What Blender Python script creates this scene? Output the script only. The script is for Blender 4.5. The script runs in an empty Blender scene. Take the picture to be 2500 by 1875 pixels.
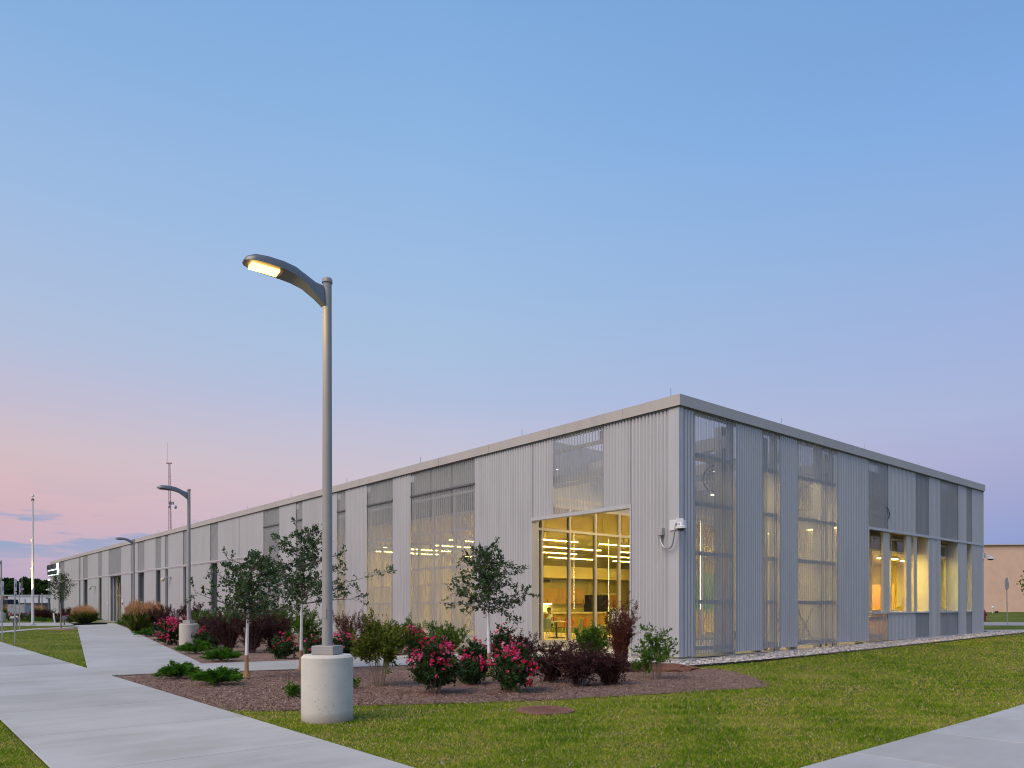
import bpy, bmesh, math, random
import numpy as np
from mathutils import Vector, Matrix

sc = bpy.context.scene
COL = sc.collection
R = math.radians
rng = np.random.default_rng(7)
random.seed(7)

# ------------------------------------------------------------------ camera
# World axes follow the building: long front wall on y = 0 (running to -x), end wall on x = 0 (running to +y), corner at the origin.
FPX, CPX, HORIZ, EYE = 1813.0, 1250.0, 1480.0, 1.45
AX, AZ, BX, BZ = .6459, -.7634, .7634, .6459
CAMX, CAMY = 12.123, -16.047
cam_d = bpy.data.cameras.new('camera')
cam_d.sensor_width = 36.0
cam_d.lens = FPX / 2500 * 36
cam_d.shift_y = (HORIZ - 937.5) / 2500
cam_d.clip_start = .1
cam_d.clip_end = 6000
cam = bpy.data.objects.new('camera', cam_d)
COL.objects.link(cam)
cam.location = (CAMX, CAMY, EYE)
cam.rotation_euler = (R(90), 0, math.atan2(BZ, AZ) - R(90))
sc.camera = cam

# ------------------------------------------------------------------ render / colour
sc.render.engine = 'CYCLES'
sc.cycles.use_denoising = True
sc.cycles.filter_width = 1.05
sc.cycles.max_bounces = 6
sc.cycles.diffuse_bounces = 3
sc.cycles.glossy_bounces = 3
sc.cycles.transmission_bounces = 4
sc.cycles.transparent_max_bounces = 14
sc.cycles.caustics_reflective = False
sc.cycles.caustics_refractive = False
sc.cycles.sample_clamp_indirect = 6
vs = sc.view_settings
vs.view_transform = 'Standard'
vs.look = 'None'
vs.exposure = 0
vs.gamma = 1
vs.use_curve_mapping = False


def s2l(r, g, b):
    f = lambda c: (c / 255 / 12.92) if c / 255 <= .04045 else ((c / 255 + .055) / 1.055) ** 2.4
    return (f(r), f(g), f(b), 1)


# ------------------------------------------------------------------ world: clear dusk sky, rosy low in the west (left), lavender-blue in the east
wd = bpy.data.worlds.new('World')
sc.world = wd
wd.use_nodes = True
nt = wd.node_tree
nt.nodes.clear()


def N(tree, typ, **kw):
    n = tree.nodes.new(typ)
    for k, v in kw.items():
        if k.startswith('i_'):
            n.inputs[k[2:]].default_value = v
        else:
            setattr(n, k, v)
    return n


def ramp(tree, stops, interp='LINEAR'):
    n = tree.nodes.new('ShaderNodeValToRGB')
    cr = n.color_ramp
    cr.interpolation = interp
    while len(cr.elements) > 1:
        cr.elements.remove(cr.elements[0])
    cr.elements[0].position = stops[0][0]
    cr.elements[0].color = stops[0][1]
    for p, c in stops[1:]:
        e = cr.elements.new(p)
        e.color = c
    return n


def math_n(tree, op, a, b=None, clamp=False):
    n = tree.nodes.new('ShaderNodeMath')
    n.operation = op
    n.use_clamp = clamp
    for i, v in enumerate((a, b)):
        if v is None:
            continue
        if isinstance(v, (int, float)):
            n.inputs[i].default_value = v
        else:
            tree.links.new(v, n.inputs[i])
    return n.outputs[0]


def mixc(tree, fac, a, b, blend='MIX'):
    n = tree.nodes.new('ShaderNodeMix')
    n.data_type = 'RGBA'
    n.blend_type = blend
    n.clamp_factor = True
    for i, v in zip((0, 6, 7), (fac, a, b)):
        if isinstance(v, (int, float)):
            n.inputs[i].default_value = v
        elif isinstance(v, tuple):
            n.inputs[i].default_value = v
        else:
            tree.links.new(v, n.inputs[i])
    return n.outputs[2]


tc = N(nt, 'ShaderNodeTexCoord')
sep = N(nt, 'ShaderNodeSeparateXYZ')
nt.links.new(tc.outputs['Generated'], sep.inputs[0])
dx_, dy_, dz_ = sep.outputs
hlen = math_n(nt, 'SQRT', math_n(nt, 'ADD', math_n(nt, 'MULTIPLY', dx_, dx_), math_n(nt, 'MULTIPLY', dy_, dy_)))
hlen = math_n(nt, 'MAXIMUM', hlen, .001)
# east-west position of the direction (west-south-west = left of the view, -1 .. 1)
east = math_n(nt, 'DIVIDE', math_n(nt, 'ADD', math_n(nt, 'MULTIPLY', dx_, AX), math_n(nt, 'MULTIPLY', dy_, BX)), hlen)
efac = math_n(nt, 'ADD', math_n(nt, 'MULTIPLY', east, .80), .5, clamp=True)
elev = math_n(nt, 'MULTIPLY', math_n(nt, 'ARCSINE', dz_), 2 / math.pi)  # 0 horizon, 1 zenith
west = ramp(nt, [(0, s2l(176, 160, 192)), (.033, s2l(199, 174, 194)), (.067, s2l(212, 178, 187)), (.088, s2l(216, 184, 189)), (.113, s2l(211, 190, 196)),
                 (.150, s2l(194, 189, 209)), (.194, s2l(177, 192, 220)), (.283, s2l(157, 187, 226)), (.379, s2l(134, 175, 222)),
                 (.6, s2l(104, 156, 214)), (1, s2l(84, 138, 200))])
east_r = ramp(nt, [(0, s2l(132, 152, 204)), (.047, s2l(146, 160, 208)), (.075, s2l(160, 166, 208)), (.107, s2l(170, 174, 212)), (.138, s2l(170, 182, 218)), (.199, s2l(158, 179, 222)),
                   (.255, s2l(145, 177, 223)), (.336, s2l(126, 170, 225)), (.379, s2l(119, 163, 217)), (.6, s2l(98, 150, 210)), (1, s2l(84, 138, 200))])
mid_r = ramp(nt, [(0, s2l(168, 166, 200)), (.05, s2l(198, 184, 203)), (.086, s2l(206, 192, 205)), (.12, s2l(199, 194, 211)), (.148, s2l(189, 193, 217)), (.171, s2l(177, 191, 222)),
                  (.207, s2l(168, 193, 224)), (.268, s2l(157, 189, 227)), (.359, s2l(140, 181, 227)), (.436, s2l(126, 170, 221)), (.6, s2l(102, 153, 212)), (1, s2l(84, 138, 200))])
nt.links.new(elev, mid_r.inputs[0])
nt.links.new(elev, west.inputs[0])
nt.links.new(elev, east_r.inputs[0])
sky = mixc(nt, math_n(nt, 'DIVIDE', efac, .42, clamp=True), west.outputs[0], mid_r.outputs[0])
sky = mixc(nt, math_n(nt, 'DIVIDE', math_n(nt, 'SUBTRACT', efac, .42), .53, clamp=True), sky, east_r.outputs[0])
# thin blue-grey evening cloud bars low over the western horizon, plus faint high streaks
az = N(nt, 'ShaderNodeCombineXYZ')
nt.links.new(math_n(nt, 'MULTIPLY', math_n(nt, 'DIVIDE', dx_, hlen), 6.0), az.inputs[0])
nt.links.new(math_n(nt, 'MULTIPLY', math_n(nt, 'DIVIDE', dy_, hlen), 6.0), az.inputs[1])
nt.links.new(math_n(nt, 'MULTIPLY', elev, 62.0), az.inputs[2])
cn = N(nt, 'ShaderNodeTexNoise', i_Scale=1.0, i_Detail=5.0, i_Roughness=.55)
nt.links.new(az.outputs[0], cn.inputs['Vector'])
cm = ramp(nt, [(.49, (0, 0, 0, 1)), (.57, (1, 1, 1, 1))], 'EASE')
nt.links.new(cn.outputs[0], cm.inputs[0])
band = ramp(nt, [(.022, (0, 0, 0, 1)), (.034, (.5, .5, .5, 1)), (.045, (1, 1, 1, 1)), (.062, (1, 1, 1, 1)), (.074, (.15, .15, .15, 1)), (.09, (.1, .1, .1, 1)), (.11, (0, 0, 0, 1))])
nt.links.new(elev, band.inputs[0])
wfac = math_n(nt, 'SUBTRACT', 1.0, math_n(nt, 'MULTIPLY', efac, 2.3), clamp=True)
cfac = math_n(nt, 'MULTIPLY', math_n(nt, 'MULTIPLY', cm.outputs[0], band.outputs[0]), wfac)
sky = mixc(nt, math_n(nt, 'MULTIPLY', cfac, .95), sky, s2l(138, 164, 200))
cn2 = N(nt, 'ShaderNodeTexNoise', i_Scale=.55, i_Detail=4.0, i_Roughness=.5)
nt.links.new(az.outputs[0], cn2.inputs['Vector'])
sky = mixc(nt, math_n(nt, 'MULTIPLY', cn2.outputs[0], .03), sky, s2l(196, 190, 214))
bg = N(nt, 'ShaderNodeBackground', i_Strength=1.0)
nt.links.new(sky, bg.inputs[0])
wo = N(nt, 'ShaderNodeOutputWorld')
nt.links.new(bg.outputs[0], wo.inputs[0])

# the afterglow of the set sun: one broad soft lamp from the west
sun_d = bpy.data.lights.new('afterglow_sun', 'SUN')
sun_d.energy = 2.45
sun_d.angle = R(46)
sun_d.color = (1.0, .83, .66)
sun = bpy.data.objects.new('afterglow_sun', sun_d)
COL.objects.link(sun)
sun.rotation_euler = Vector((.03, -.68, .73)).to_track_quat('Z', 'Y').to_euler()


# ------------------------------------------------------------------ survey helpers (site measurements -> metres)
def terrain(x, y):
    return max(0.0, min(y, 120) - 2.0) * .0105


def gp(px, py, z=0.0, slope=False):
    for _ in range(6 if slope else 1):
        Z = FPX * (EYE - z) / (py - HORIZ)
        X = (px - CPX) / FPX * Z
        x, y = X * AX + Z * AZ + CAMX, X * BX + Z * BZ + CAMY
        if slope:
            z = terrain(x, y)
    return Vector((x, y, z))


def at(px, Z, z=0.0):
    X = (px - CPX) / FPX * Z
    return Vector((X * AX + Z * AZ + CAMX, X * BX + Z * BZ + CAMY, z))


def hz(py, Z):
    return EYE + (HORIZ - py) / FPX * Z


RIGHT = Vector((AX, BX, 0))     # picture-right on the ground
FWD = Vector((AZ, BZ, 0))


# ------------------------------------------------------------------ mesh helpers
class MB:
    def __init__(s):
        s.v, s.f, s.m = [], [], []

    def quad(s, a, b, c, d, m=0):
        n = len(s.v)
        s.v += [tuple(a), tuple(b), tuple(c), tuple(d)]
        s.f.append((n, n + 1, n + 2, n + 3))
        s.m.append(m)
        return s

    def box(s, x0, x1, y0, y1, z0, z1, m=0):
        n = len(s.v)
        s.v += [(x0, y0, z0), (x1, y0, z0), (x1, y1, z0), (x0, y1, z0), (x0, y0, z1), (x1, y0, z1), (x1, y1, z1), (x0, y1, z1)]
        for q in ((3, 2, 1, 0), (4, 5, 6, 7), (0, 1, 5, 4), (1, 2, 6, 5), (2, 3, 7, 6), (3, 0, 4, 7)):
            s.f.append(tuple(n + i for i in q))
            s.m.append(m)
        return s

    def obox(s, c, ex, ey, ez, m=0):
        """box round centre c with half-axis vectors"""
        n = len(s.v)
        c, ex, ey, ez = Vector(c), Vector(ex), Vector(ey), Vector(ez)
        for k in (-1, 1):
            for i, j in ((-1, -1), (1, -1), (1, 1), (-1, 1)):
                s.v.append(tuple(c + ex * i + ey * j + ez * k))
        for q in ((3, 2, 1, 0), (4, 5, 6, 7), (0, 1, 5, 4), (1, 2, 6, 5), (2, 3, 7, 6), (3, 0, 4, 7)):
            s.f.append(tuple(n + i for i in q))
            s.m.append(m)
        return s

    def bar(s, a, b, w, h=None, m=0):
        a, b = Vector(a), Vector(b)
        d = (b - a)
        L = d.length
        d.normalize()
        up = Vector((0, 0, 1)) if abs(d.z) < .95 else Vector((1, 0, 0))
        sx = d.cross(up).normalized()
        sy = sx.cross(d)
        return s.obox((a + b) / 2, sx * w / 2, sy * (h or w) / 2, d * L / 2, m)

    def lathe(s, prof, c=(0, 0, 0), n=24, m=0, cap=True, axis=None):
        """prof: (r, z) list round vertical axis through c (or given axis frame)"""
        c = Vector(c)
        if axis is None:
            ex, ey, ez = Vector((1, 0, 0)), Vector((0, 1, 0)), Vector((0, 0, 1))
        else:
            ez = Vector(axis).normalized()
            ex = ez.orthogonal().normalized()
            ey = ez.cross(ex)
        b = len(s.v)
        for r, z in prof:
            for i in range(n):
                a = 2 * math.pi * i / n
                s.v.append(tuple(c + ex * (r * math.cos(a)) + ey * (r * math.sin(a)) + ez * z))
        for k in range(len(prof) - 1):
            for i in range(n):
                j = (i + 1) % n
                s.f.append((b + k * n + i, b + k * n + j, b + (k + 1) * n + j, b + (k + 1) * n + i))
                s.m.append(m)
        if cap:
            s.f.append(tuple(b + i for i in reversed(range(n))))
            s.m.append(m)
            s.f.append(tuple(b + (len(prof) - 1) * n + i for i in range(n)))
            s.m.append(m)
        return s

    def tube(s, pts, rad, n=6, m=0):
        pts = [Vector(p) for p in pts]
        if not hasattr(rad, '__len__'):
            rad = [rad] * len(pts)
        b = len(s.v)
        prev = None
        for k, p in enumerate(pts):
            t = (pts[min(k + 1, len(pts) - 1)] - pts[max(k - 1, 0)])
            if t.length < 1e-9:
                t = Vector((0, 0, 1))
            t.normalize()
            ex = t.orthogonal().normalized() if prev is None else (prev - t * prev.dot(t)).normalized()
            prev = ex
            ey = t.cross(ex)
            for i in range(n):
                a = 2 * math.pi * i / n
                s.v.append(tuple(p + ex * (rad[k] * math.cos(a)) + ey * (rad[k] * math.sin(a))))
        for k in range(len(pts) - 1):
            for i in range(n):
                j = (i + 1) % n
                s.f.append((b + k * n + i, b + k * n + j, b + (k + 1) * n + j, b + (k + 1) * n + i))
                s.m.append(m)
        s.f.append(tuple(b + i for i in reversed(range(n))))
        s.m.append(m)
        s.f.append(tuple(b + (len(pts) - 1) * n + i for i in range(n)))
        s.m.append(m)
        return s

    def build(s, name, mat, parent=None, smooth=False, bevel=0):
        me = bpy.data.meshes.new(name)
        me.from_pydata(s.v, [], s.f)
        mats = mat if isinstance(mat, (list, tuple)) else [mat]
        for q in mats:
            me.materials.append(q)
        if len(mats) > 1:
            me.polygons.foreach_set('material_index', s.m)
        o = bpy.data.objects.new(name, me)
        COL.objects.link(o)
        if parent is not None:
            o.parent = parent
            o.matrix_parent_inverse = Matrix.Translation(-parent.location)
        if smooth:
            bm = bmesh.new()
            bm.from_mesh(me)
            bmesh.ops.recalc_face_normals(bm, faces=bm.faces)
            for f in bm.faces:
                f.smooth = True
            for e in bm.edges:
                if len(e.link_faces) == 2 and e.calc_face_angle(0) > R(38):
                    e.smooth = False
            bm.to_mesh(me)
            bm.free()
        if bevel:
            bv = o.modifiers.new('bevel', 'BEVEL')
            bv.width = bevel
            bv.segments = 2
            bv.limit_method = 'ANGLE'
        return o


def thing(name, label, cat, loc=(0, 0, 0), group=None):
    o = bpy.data.objects.new(name, None)
    COL.objects.link(o)
    o.location = loc
    o.empty_display_size = .2
    o['label'] = label
    o['category'] = cat
    if group:
        o['group'] = group
    return o


def tag(o, label, cat, group=None):
    o['label'] = label
    o['category'] = cat
    if group:
        o['group'] = group
    return o


def structure(o, label=None):
    o['kind'] = 'structure'
    if label:
        o['label'] = label
    return o


def move(o, loc):
    """shift a thing built at the origin, with its parts"""
    o.location = Vector(loc)
    return o


def copy_tree(o, parent=None):
    c = o.copy()
    COL.objects.link(c)
    if parent is not None:
        c.parent = parent
    for ch in [k for k in o.children]:
        copy_tree(ch, c)
    return c


def np_mesh(name, V, Fa, mat, parent=None, attr=None, smooth=False):
    """fast mesh: V (n,3) array, Fa (m,k) int array, optional per-vertex float attribute 'rnd'"""
    V = np.ascontiguousarray(V, dtype=np.float32)
    Fa = np.ascontiguousarray(Fa, dtype=np.int32)
    m, k = Fa.shape
    me = bpy.data.meshes.new(name)
    me.vertices.add(len(V))
    me.vertices.foreach_set('co', V.ravel())
    me.loops.add(m * k)
    me.loops.foreach_set('vertex_index', Fa.ravel())
    me.polygons.add(m)
    me.polygons.foreach_set('loop_start', np.arange(0, m * k, k, dtype=np.int32))
    if attr is not None:
        a = me.attributes.new('rnd', 'FLOAT', 'POINT')
        a.data.foreach_set('value', np.ascontiguousarray(attr, dtype=np.float32))
    me.update(calc_edges=True)
    if smooth:
        me.polygons.foreach_set('use_smooth', np.ones(m, dtype=bool))
    me.materials.append(mat)
    o = bpy.data.objects.new(name, me)
    COL.objects.link(o)
    if parent is not None:
        o.parent = parent
    return o


# ------------------------------------------------------------------ materials
MATS = {}


def new_mat(name):
    m = bpy.data.materials.new(name)
    m.use_nodes = True
    t = m.node_tree
    b = t.nodes['Principled BSDF']
    MATS[name] = m
    return m, t, b


def L(t, a, b):
    t.links.new(a, b)


def simple(name, col, rough=.6, metal=0.0, var=.12, scale=6.0, bump=0.0, bscale=40.0, spec=.5, stretch=None):
    """paint / metal / fabric with a little procedural variation"""
    m, t, b = new_mat(name)
    co = N(t, 'ShaderNodeTexCoord')
    src = co.outputs['Object']
    if stretch:
        mp = N(t, 'ShaderNodeMapping')
        mp.inputs['Scale'].default_value = stretch
        L(t, src, mp.inputs[0])
        src = mp.outputs[0]
    no = N(t, 'ShaderNodeTexNoise', i_Scale=scale, i_Detail=5.0, i_Roughness=.6)
    L(t, src, no.inputs['Vector'])
    c = tuple(col[:3])
    lo = tuple(v * (1 - var) for v in c) + (1,)
    hi = tuple(min(1, v * (1 + var)) for v in c) + (1,)
    rp = ramp(t, [(.3, lo), (.7, hi)])
    L(t, no.outputs[0], rp.inputs[0])
    L(t, rp.outputs[0], b.inputs['Base Color'])
    rr = math_n(t, 'ADD', math_n(t, 'MULTIPLY', no.outputs[0], .2), rough - .1)
    L(t, rr, b.inputs['Roughness'])
    b.inputs['Metallic'].default_value = metal
    b.inputs['Specular IOR Level'].default_value = spec
    if bump:
        n2 = N(t, 'ShaderNodeTexNoise', i_Scale=bscale, i_Detail=4.0)
        L(t, src, n2.inputs['Vector'])
        bp = N(t, 'ShaderNodeBump', i_Strength=bump, i_Distance=.01)
        L(t, n2.outputs[0], bp.inputs['Height'])
        L(t, bp.outputs[0], b.inputs['Normal'])
    return m


def emis(name, col, strength):
    m, t, b = new_mat(name)
    b.inputs['Base Color'].default_value = (.8, .8, .8, 1)
    b.inputs['Emission Color'].default_value = tuple(col[:3]) + (1,)
    b.inputs['Emission Strength'].default_value = strength
    return m


def leafmat(name, stops, rough=.55, trans=.25, spec=.15):
    """foliage coloured leaf by leaf from the 'rnd' attribute, slightly translucent"""
    m, t, b = new_mat(name)
    at_ = N(t, 'ShaderNodeAttribute')
    at_.attribute_name = 'rnd'
    rp = ramp(t, stops)
    L(t, at_.outputs['Fac'], rp.inputs[0])
    L(t, rp.outputs[0], b.inputs['Base Color'])
    b.inputs['Roughness'].default_value = rough
    b.inputs['Specular IOR Level'].default_value = spec
    tr = N(t, 'ShaderNodeBsdfTranslucent')
    L(t, rp.outputs[0], tr.inputs[0])
    mx = N(t, 'ShaderNodeMixShader', i_Fac=trans)
    out = t.nodes['Material Output']
    L(t, b.outputs[0], mx.inputs[1])
    L(t, tr.outputs[0], mx.inputs[2])
    L(t, mx.outputs[0], out.inputs[0])
    return m


def metal_sheet(name, col, rough=.42, metal=.35):
    """coil-coated sheet: faint dirt, rain streaks"""
    m, t, b = new_mat(name)
    co = N(t, 'ShaderNodeTexCoord')
    mp = N(t, 'ShaderNodeMapping')
    mp.inputs['Scale'].default_value = (1.3, 1.3, .12)
    L(t, co.outputs['Object'], mp.inputs[0])
    no = N(t, 'ShaderNodeTexNoise', i_Scale=2.0, i_Detail=6.0, i_Roughness=.65)
    L(t, mp.outputs[0], no.inputs['Vector'])
    n2 = N(t, 'ShaderNodeTexNoise', i_Scale=.35, i_Detail=2.0)
    L(t, co.outputs['Object'], n2.inputs['Vector'])
    mixv = math_n(t, 'ADD', math_n(t, 'MULTIPLY', no.outputs[0], .6), math_n(t, 'MULTIPLY', n2.outputs[0], .4))
    rp = ramp(t, [(.3, tuple(c * .88 for c in col) + (1,)), (.5, tuple(col) + (1,)), (.7, tuple(min(1, c * 1.06) for c in col) + (1,))])
    L(t, mixv, rp.inputs[0])
    L(t, rp.outputs[0], b.inputs['Base Color'])
    b.inputs['Metallic'].default_value = metal
    L(t, math_n(t, 'ADD', math_n(t, 'MULTIPLY', no.outputs[0], .25), rough - .12), b.inputs['Roughness'])
    return m


M_panel = metal_sheet('ribbed_metal', (.54, .54, .55), .45, .15)
M_coping = metal_sheet('coping_metal', (.52, .475, .44), .5, .1)
M_trim = metal_sheet('trim_metal', (.60, .59, .585), .4, .3)
M_steel = simple('painted_steel', (.46, .46, .46), .5, .2, .08)
M_steel_dk = simple('dark_steel', (.16, .17, .18), .5, .3, .1)


def perforated():
    m = metal_sheet('perforated_metal', (.50, .51, .525), .45, .15)
    t = m.node_tree
    b = t.nodes['Principled BSDF']
    out = t.nodes['Material Output']
    geo = N(t, 'ShaderNodeNewGeometry')
    sp = N(t, 'ShaderNodeSeparateXYZ')
    L(t, geo.outputs['Position'], sp.inputs[0])
    u = math_n(t, 'ADD', sp.outputs[0], sp.outputs[1])
    k = 2 * math.pi / .024
    a = math_n(t, 'SINE', math_n(t, 'MULTIPLY', u, k))
    c = math_n(t, 'SINE', math_n(t, 'MULTIPLY', sp.outputs[2], k))
    hole = math_n(t, 'GREATER_THAN', math_n(t, 'MULTIPLY', a, c), -.01)
    tr = N(t, 'ShaderNodeBsdfTransparent')
    mx = N(t, 'ShaderNodeMixShader')
    L(t, hole, mx.inputs[0])
    L(t, b.outputs[0], mx.inputs[1])
    L(t, tr.outputs[0], mx.inputs[2])
    L(t, mx.outputs[0], out.inputs[0])
    return m


M_perf = perforated()


def glass_mat(name, tint, refl=1.0):
    m, t, b = new_mat(name)
    out = t.nodes['Material Output']
    fr = N(t, 'ShaderNodeFresnel', i_IOR=1.5)
    gl = N(t, 'ShaderNodeBsdfGlossy', i_Roughness=.0)
    no = N(t, 'ShaderNodeTexNoise', i_Scale=.9, i_Detail=1.0)
    co = N(t, 'ShaderNodeTexCoord')
    L(t, co.outputs['Object'], no.inputs['Vector'])
    bp = N(t, 'ShaderNodeBump', i_Strength=.05, i_Distance=.02)
    L(t, no.outputs[0], bp.inputs['Height'])
    L(t, bp.outputs[0], gl.inputs['Normal'])
    tr = N(t, 'ShaderNodeBsdfTransparent')
    tr.inputs[0].default_value = tint
    mx = N(t, 'ShaderNodeMixShader')
    L(t, math_n(t, 'MULTIPLY', fr.outputs[0], 1.6 * refl, clamp=True), mx.inputs[0])
    L(t, tr.outputs[0], mx.inputs[1])
    L(t, gl.outputs[0], mx.inputs[2])
    L(t, mx.outputs[0], out.inputs[0])
    return m


M_glass = glass_mat('clear_glass', (.93, .94, .86, 1), .75)
M_glass_dk = glass_mat('tinted_glass', (.45, .52, .47, 1), 1.3)


def concrete_mat(name, col, joint_dirt=True, pits=False):
    m, t, b = new_mat(name)
    co = N(t, 'ShaderNodeTexCoord')
    n1 = N(t, 'ShaderNodeTexNoise', i_Scale=.55, i_Detail=6.0, i_Roughness=.62)
    n2 = N(t, 'ShaderNodeTexNoise', i_Scale=90.0, i_Detail=3.0)
    mp = N(t, 'ShaderNodeMapping')
    mp.inputs['Scale'].default_value = (1.0, .22, 1.0)
    mp.inputs['Rotation'].default_value = (0, 0, R(40))
    L(t, co.outputs['Object'], mp.inputs[0])
    n3 = N(t, 'ShaderNodeTexNoise', i_Scale=2.2, i_Detail=5.0, i_Roughness=.7)
    L(t, mp.outputs[0], n3.inputs['Vector'])
    for n in (n1, n2):
        L(t, co.outputs['Object'], n.inputs['Vector'])
    f = math_n(t, 'ADD', math_n(t, 'ADD', math_n(t, 'MULTIPLY', n1.outputs[0], .45), math_n(t, 'MULTIPLY', n3.outputs[0], .35)), math_n(t, 'MULTIPLY', n2.outputs[0], .2))
    dk = tuple(c * k for c, k in zip(col, (.84, .81, .77))) + (1,)
    hi = tuple(min(1, c * 1.14) for c in col) + (1,)
    rp = ramp(t, [(.36, dk), (.48, tuple(col) + (1,)), (.60, hi)])
    L(t, f, rp.inputs[0])
    src = rp.outputs[0]
    oi = N(t, 'ShaderNodeObjectInfo')          # each pour of concrete has its own tone
    tone = ramp(t, [(0, (.88, .87, .85, 1)), (1, (1.0, 1.0, 1.0, 1))])
    L(t, oi.outputs['Random'], tone.inputs[0])
    src = mixc(t, 1.0, src, tone.outputs[0], 'MULTIPLY')
    if pits:
        vo = N(t, 'ShaderNodeTexVoronoi', i_Scale=17.0)
        L(t, co.outputs['Object'], vo.inputs['Vector'])
        sx = ramp(t, [(.07, (.36, .29, .22, 1)), (.15, (1, 1, 1, 1))])
        L(t, vo.outputs['Distance'], sx.inputs[0])
        wn = N(t, 'ShaderNodeTexNoise', i_Scale=4.0)
        L(t, co.outputs['Object'], wn.inputs['Vector'])
        src = mixc(t, math_n(t, 'MULTIPLY', wn.outputs[0], 1.3, clamp=True), src, mixc(t, 1.0, src, sx.outputs[0], 'MULTIPLY'))
        # soil splash near the ground
        sp = N(t, 'ShaderNodeSeparateXYZ')
        L(t, co.outputs['Object'], sp.inputs[0])
        so = math_n(t, 'SUBTRACT', .75, math_n(t, 'ADD', math_n(t, 'MULTIPLY', sp.outputs[2], 4.5), math_n(t, 'MULTIPLY', n3.outputs[0], .6)), clamp=True)
        src = mixc(t, so, src, (.20, .13, .08, 1))
    L(t, src, b.inputs['Base Color'])
    b.inputs['Roughness'].default_value = .88
    bp = N(t, 'ShaderNodeBump', i_Strength=.3, i_Distance=.004)
    L(t, n2.outputs[0], bp.inputs['Height'])
    L(t, bp.outputs[0], b.inputs['Normal'])
    return m


M_conc = concrete_mat('broom_concrete', (.45, .435, .41))
M_conc_base = concrete_mat('cast_concrete', (.64, .60, .53), pits=True)
M_conc_dk = concrete_mat('joint_concrete', (.10, .095, .09))
M_curb = concrete_mat('curb_concrete', (.36, .33, .29))


def ground_mat():
    m, t, b = new_mat('lawn_soil')
    co = N(t, 'ShaderNodeTexCoord')
    n1 = N(t, 'ShaderNodeTexNoise', i_Scale=.33, i_Detail=7.0, i_Roughness=.6)
    n2 = N(t, 'ShaderNodeTexNoise', i_Scale=7.0, i_Detail=6.0, i_Roughness=.7)
    mp = N(t, 'ShaderNodeMapping')
    mp.inputs['Scale'].default_value = (60, 60, 1)
    L(t, co.outputs['Object'], mp.inputs[0])
    n3 = N(t, 'ShaderNodeTexNoise', i_Scale=1.0, i_Detail=3.0)
    L(t, mp.outputs[0], n3.inputs['Vector'])
    for n in (n1, n2):
        L(t, co.outputs['Object'], n.inputs['Vector'])
    f = math_n(t, 'ADD', math_n(t, 'ADD', math_n(t, 'MULTIPLY', n1.outputs[0], .5), math_n(t, 'MULTIPLY', n2.outputs[0], .35)), math_n(t, 'MULTIPLY', n3.outputs[0], .15))
    rp = ramp(t, [(.36, (.04, .07, .008, 1)), (.48, (.09, .125, .014, 1)), (.56, (.16, .16, .03, 1)), (.66, (.28, .21, .085, 1))])
    L(t, f, rp.inputs[0])
    L(t, rp.outputs[0], b.inputs['Base Color'])
    b.inputs['Roughness'].default_value = 1
    b.inputs['Specular IOR Level'].default_value = .1
    bp = N(t, 'ShaderNodeBump', i_Strength=.6, i_Distance=.03)
    L(t, n2.outputs[0], bp.inputs['Height'])
    L(t, bp.outputs[0], b.inputs['Normal'])
    return m


M_ground = ground_mat()


def mulch_mat():
    m, t, b = new_mat('bark_mulch')
    co = N(t, 'ShaderNodeTexCoord')
    n1 = N(t, 'ShaderNodeTexNoise', i_Scale=.9, i_Detail=5.0)
    n2 = N(t, 'ShaderNodeTexNoise', i_Scale=38.0, i_Detail=6.0, i_Roughness=.75)
    for n in (n1, n2):
        L(t, co.outputs['Object'], n.inputs['Vector'])
    f = math_n(t, 'ADD', math_n(t, 'MULTIPLY', n1.outputs[0], .3), math_n(t, 'MULTIPLY', n2.outputs[0], .7))
    rp = ramp(t, [(.35, (.08, .04, .028, 1)), (.5, (.28, .165, .12, 1)), (.65, (.46, .32, .25, 1))])
    L(t, f, rp.inputs[0])
    L(t, rp.outputs[0], b.inputs['Base Color'])
    b.inputs['Roughness'].default_value = .95
    bp = N(t, 'ShaderNodeBump', i_Strength=.9, i_Distance=.03)
    L(t, n2.outputs[0], bp.inputs['Height'])
    L(t, bp.outputs[0], b.inputs['Normal'])
    return m


M_mulch = mulch_mat()
M_chip = leafmat('mulch_chip', [(0, (.08, .04, .028, 1)), (.4, (.28, .17, .125, 1)), (.8, (.46, .32, .255, 1)), (.95, (.66, .55, .49, 1)), (1, (.60, .23, .07, 1))], .95, 0, .1)
M_stone = leafmat('river_stone', [(0, (.20, .21, .24, 1)), (.3, (.46, .39, .34, 1)), (.55, (.66, .54, .45, 1)), (.8, (.78, .72, .68, 1)), (1, (.34, .37, .43, 1))], .8, 0, .3)
M_gravel_bed = simple('gravel_bed', (.20, .18, .16), .95, 0, .4, 30)
M_grass = leafmat('grass_blade', [(0, (.085, .19, .005, 1)), (.3, (.23, .37, .012, 1)), (.55, (.40, .45, .025, 1)), (.78, (.56, .45, .10, 1)), (1, (.74, .52, .26, 1))], .85, .35, .05)
M_holly = leafmat('holly_leaf', [(0, (.022, .055, .018, 1)), (.5, (.05, .105, .03, 1)), (.85, (.11, .18, .045, 1)), (1, (.26, .30, .05, 1))], .42, .2, .4)
M_shrub = leafmat('shrub_leaf', [(0, (.03, .085, .008, 1)), (.5, (.08, .18, .016, 1)), (1, (.19, .29, .03, 1))], .5, .25)
M_olive = leafmat('olive_leaf', [(0, (.05, .085, .008, 1)), (.6, (.12, .16, .014, 1)), (1, (.22, .22, .025, 1))], .5, .25)
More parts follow.
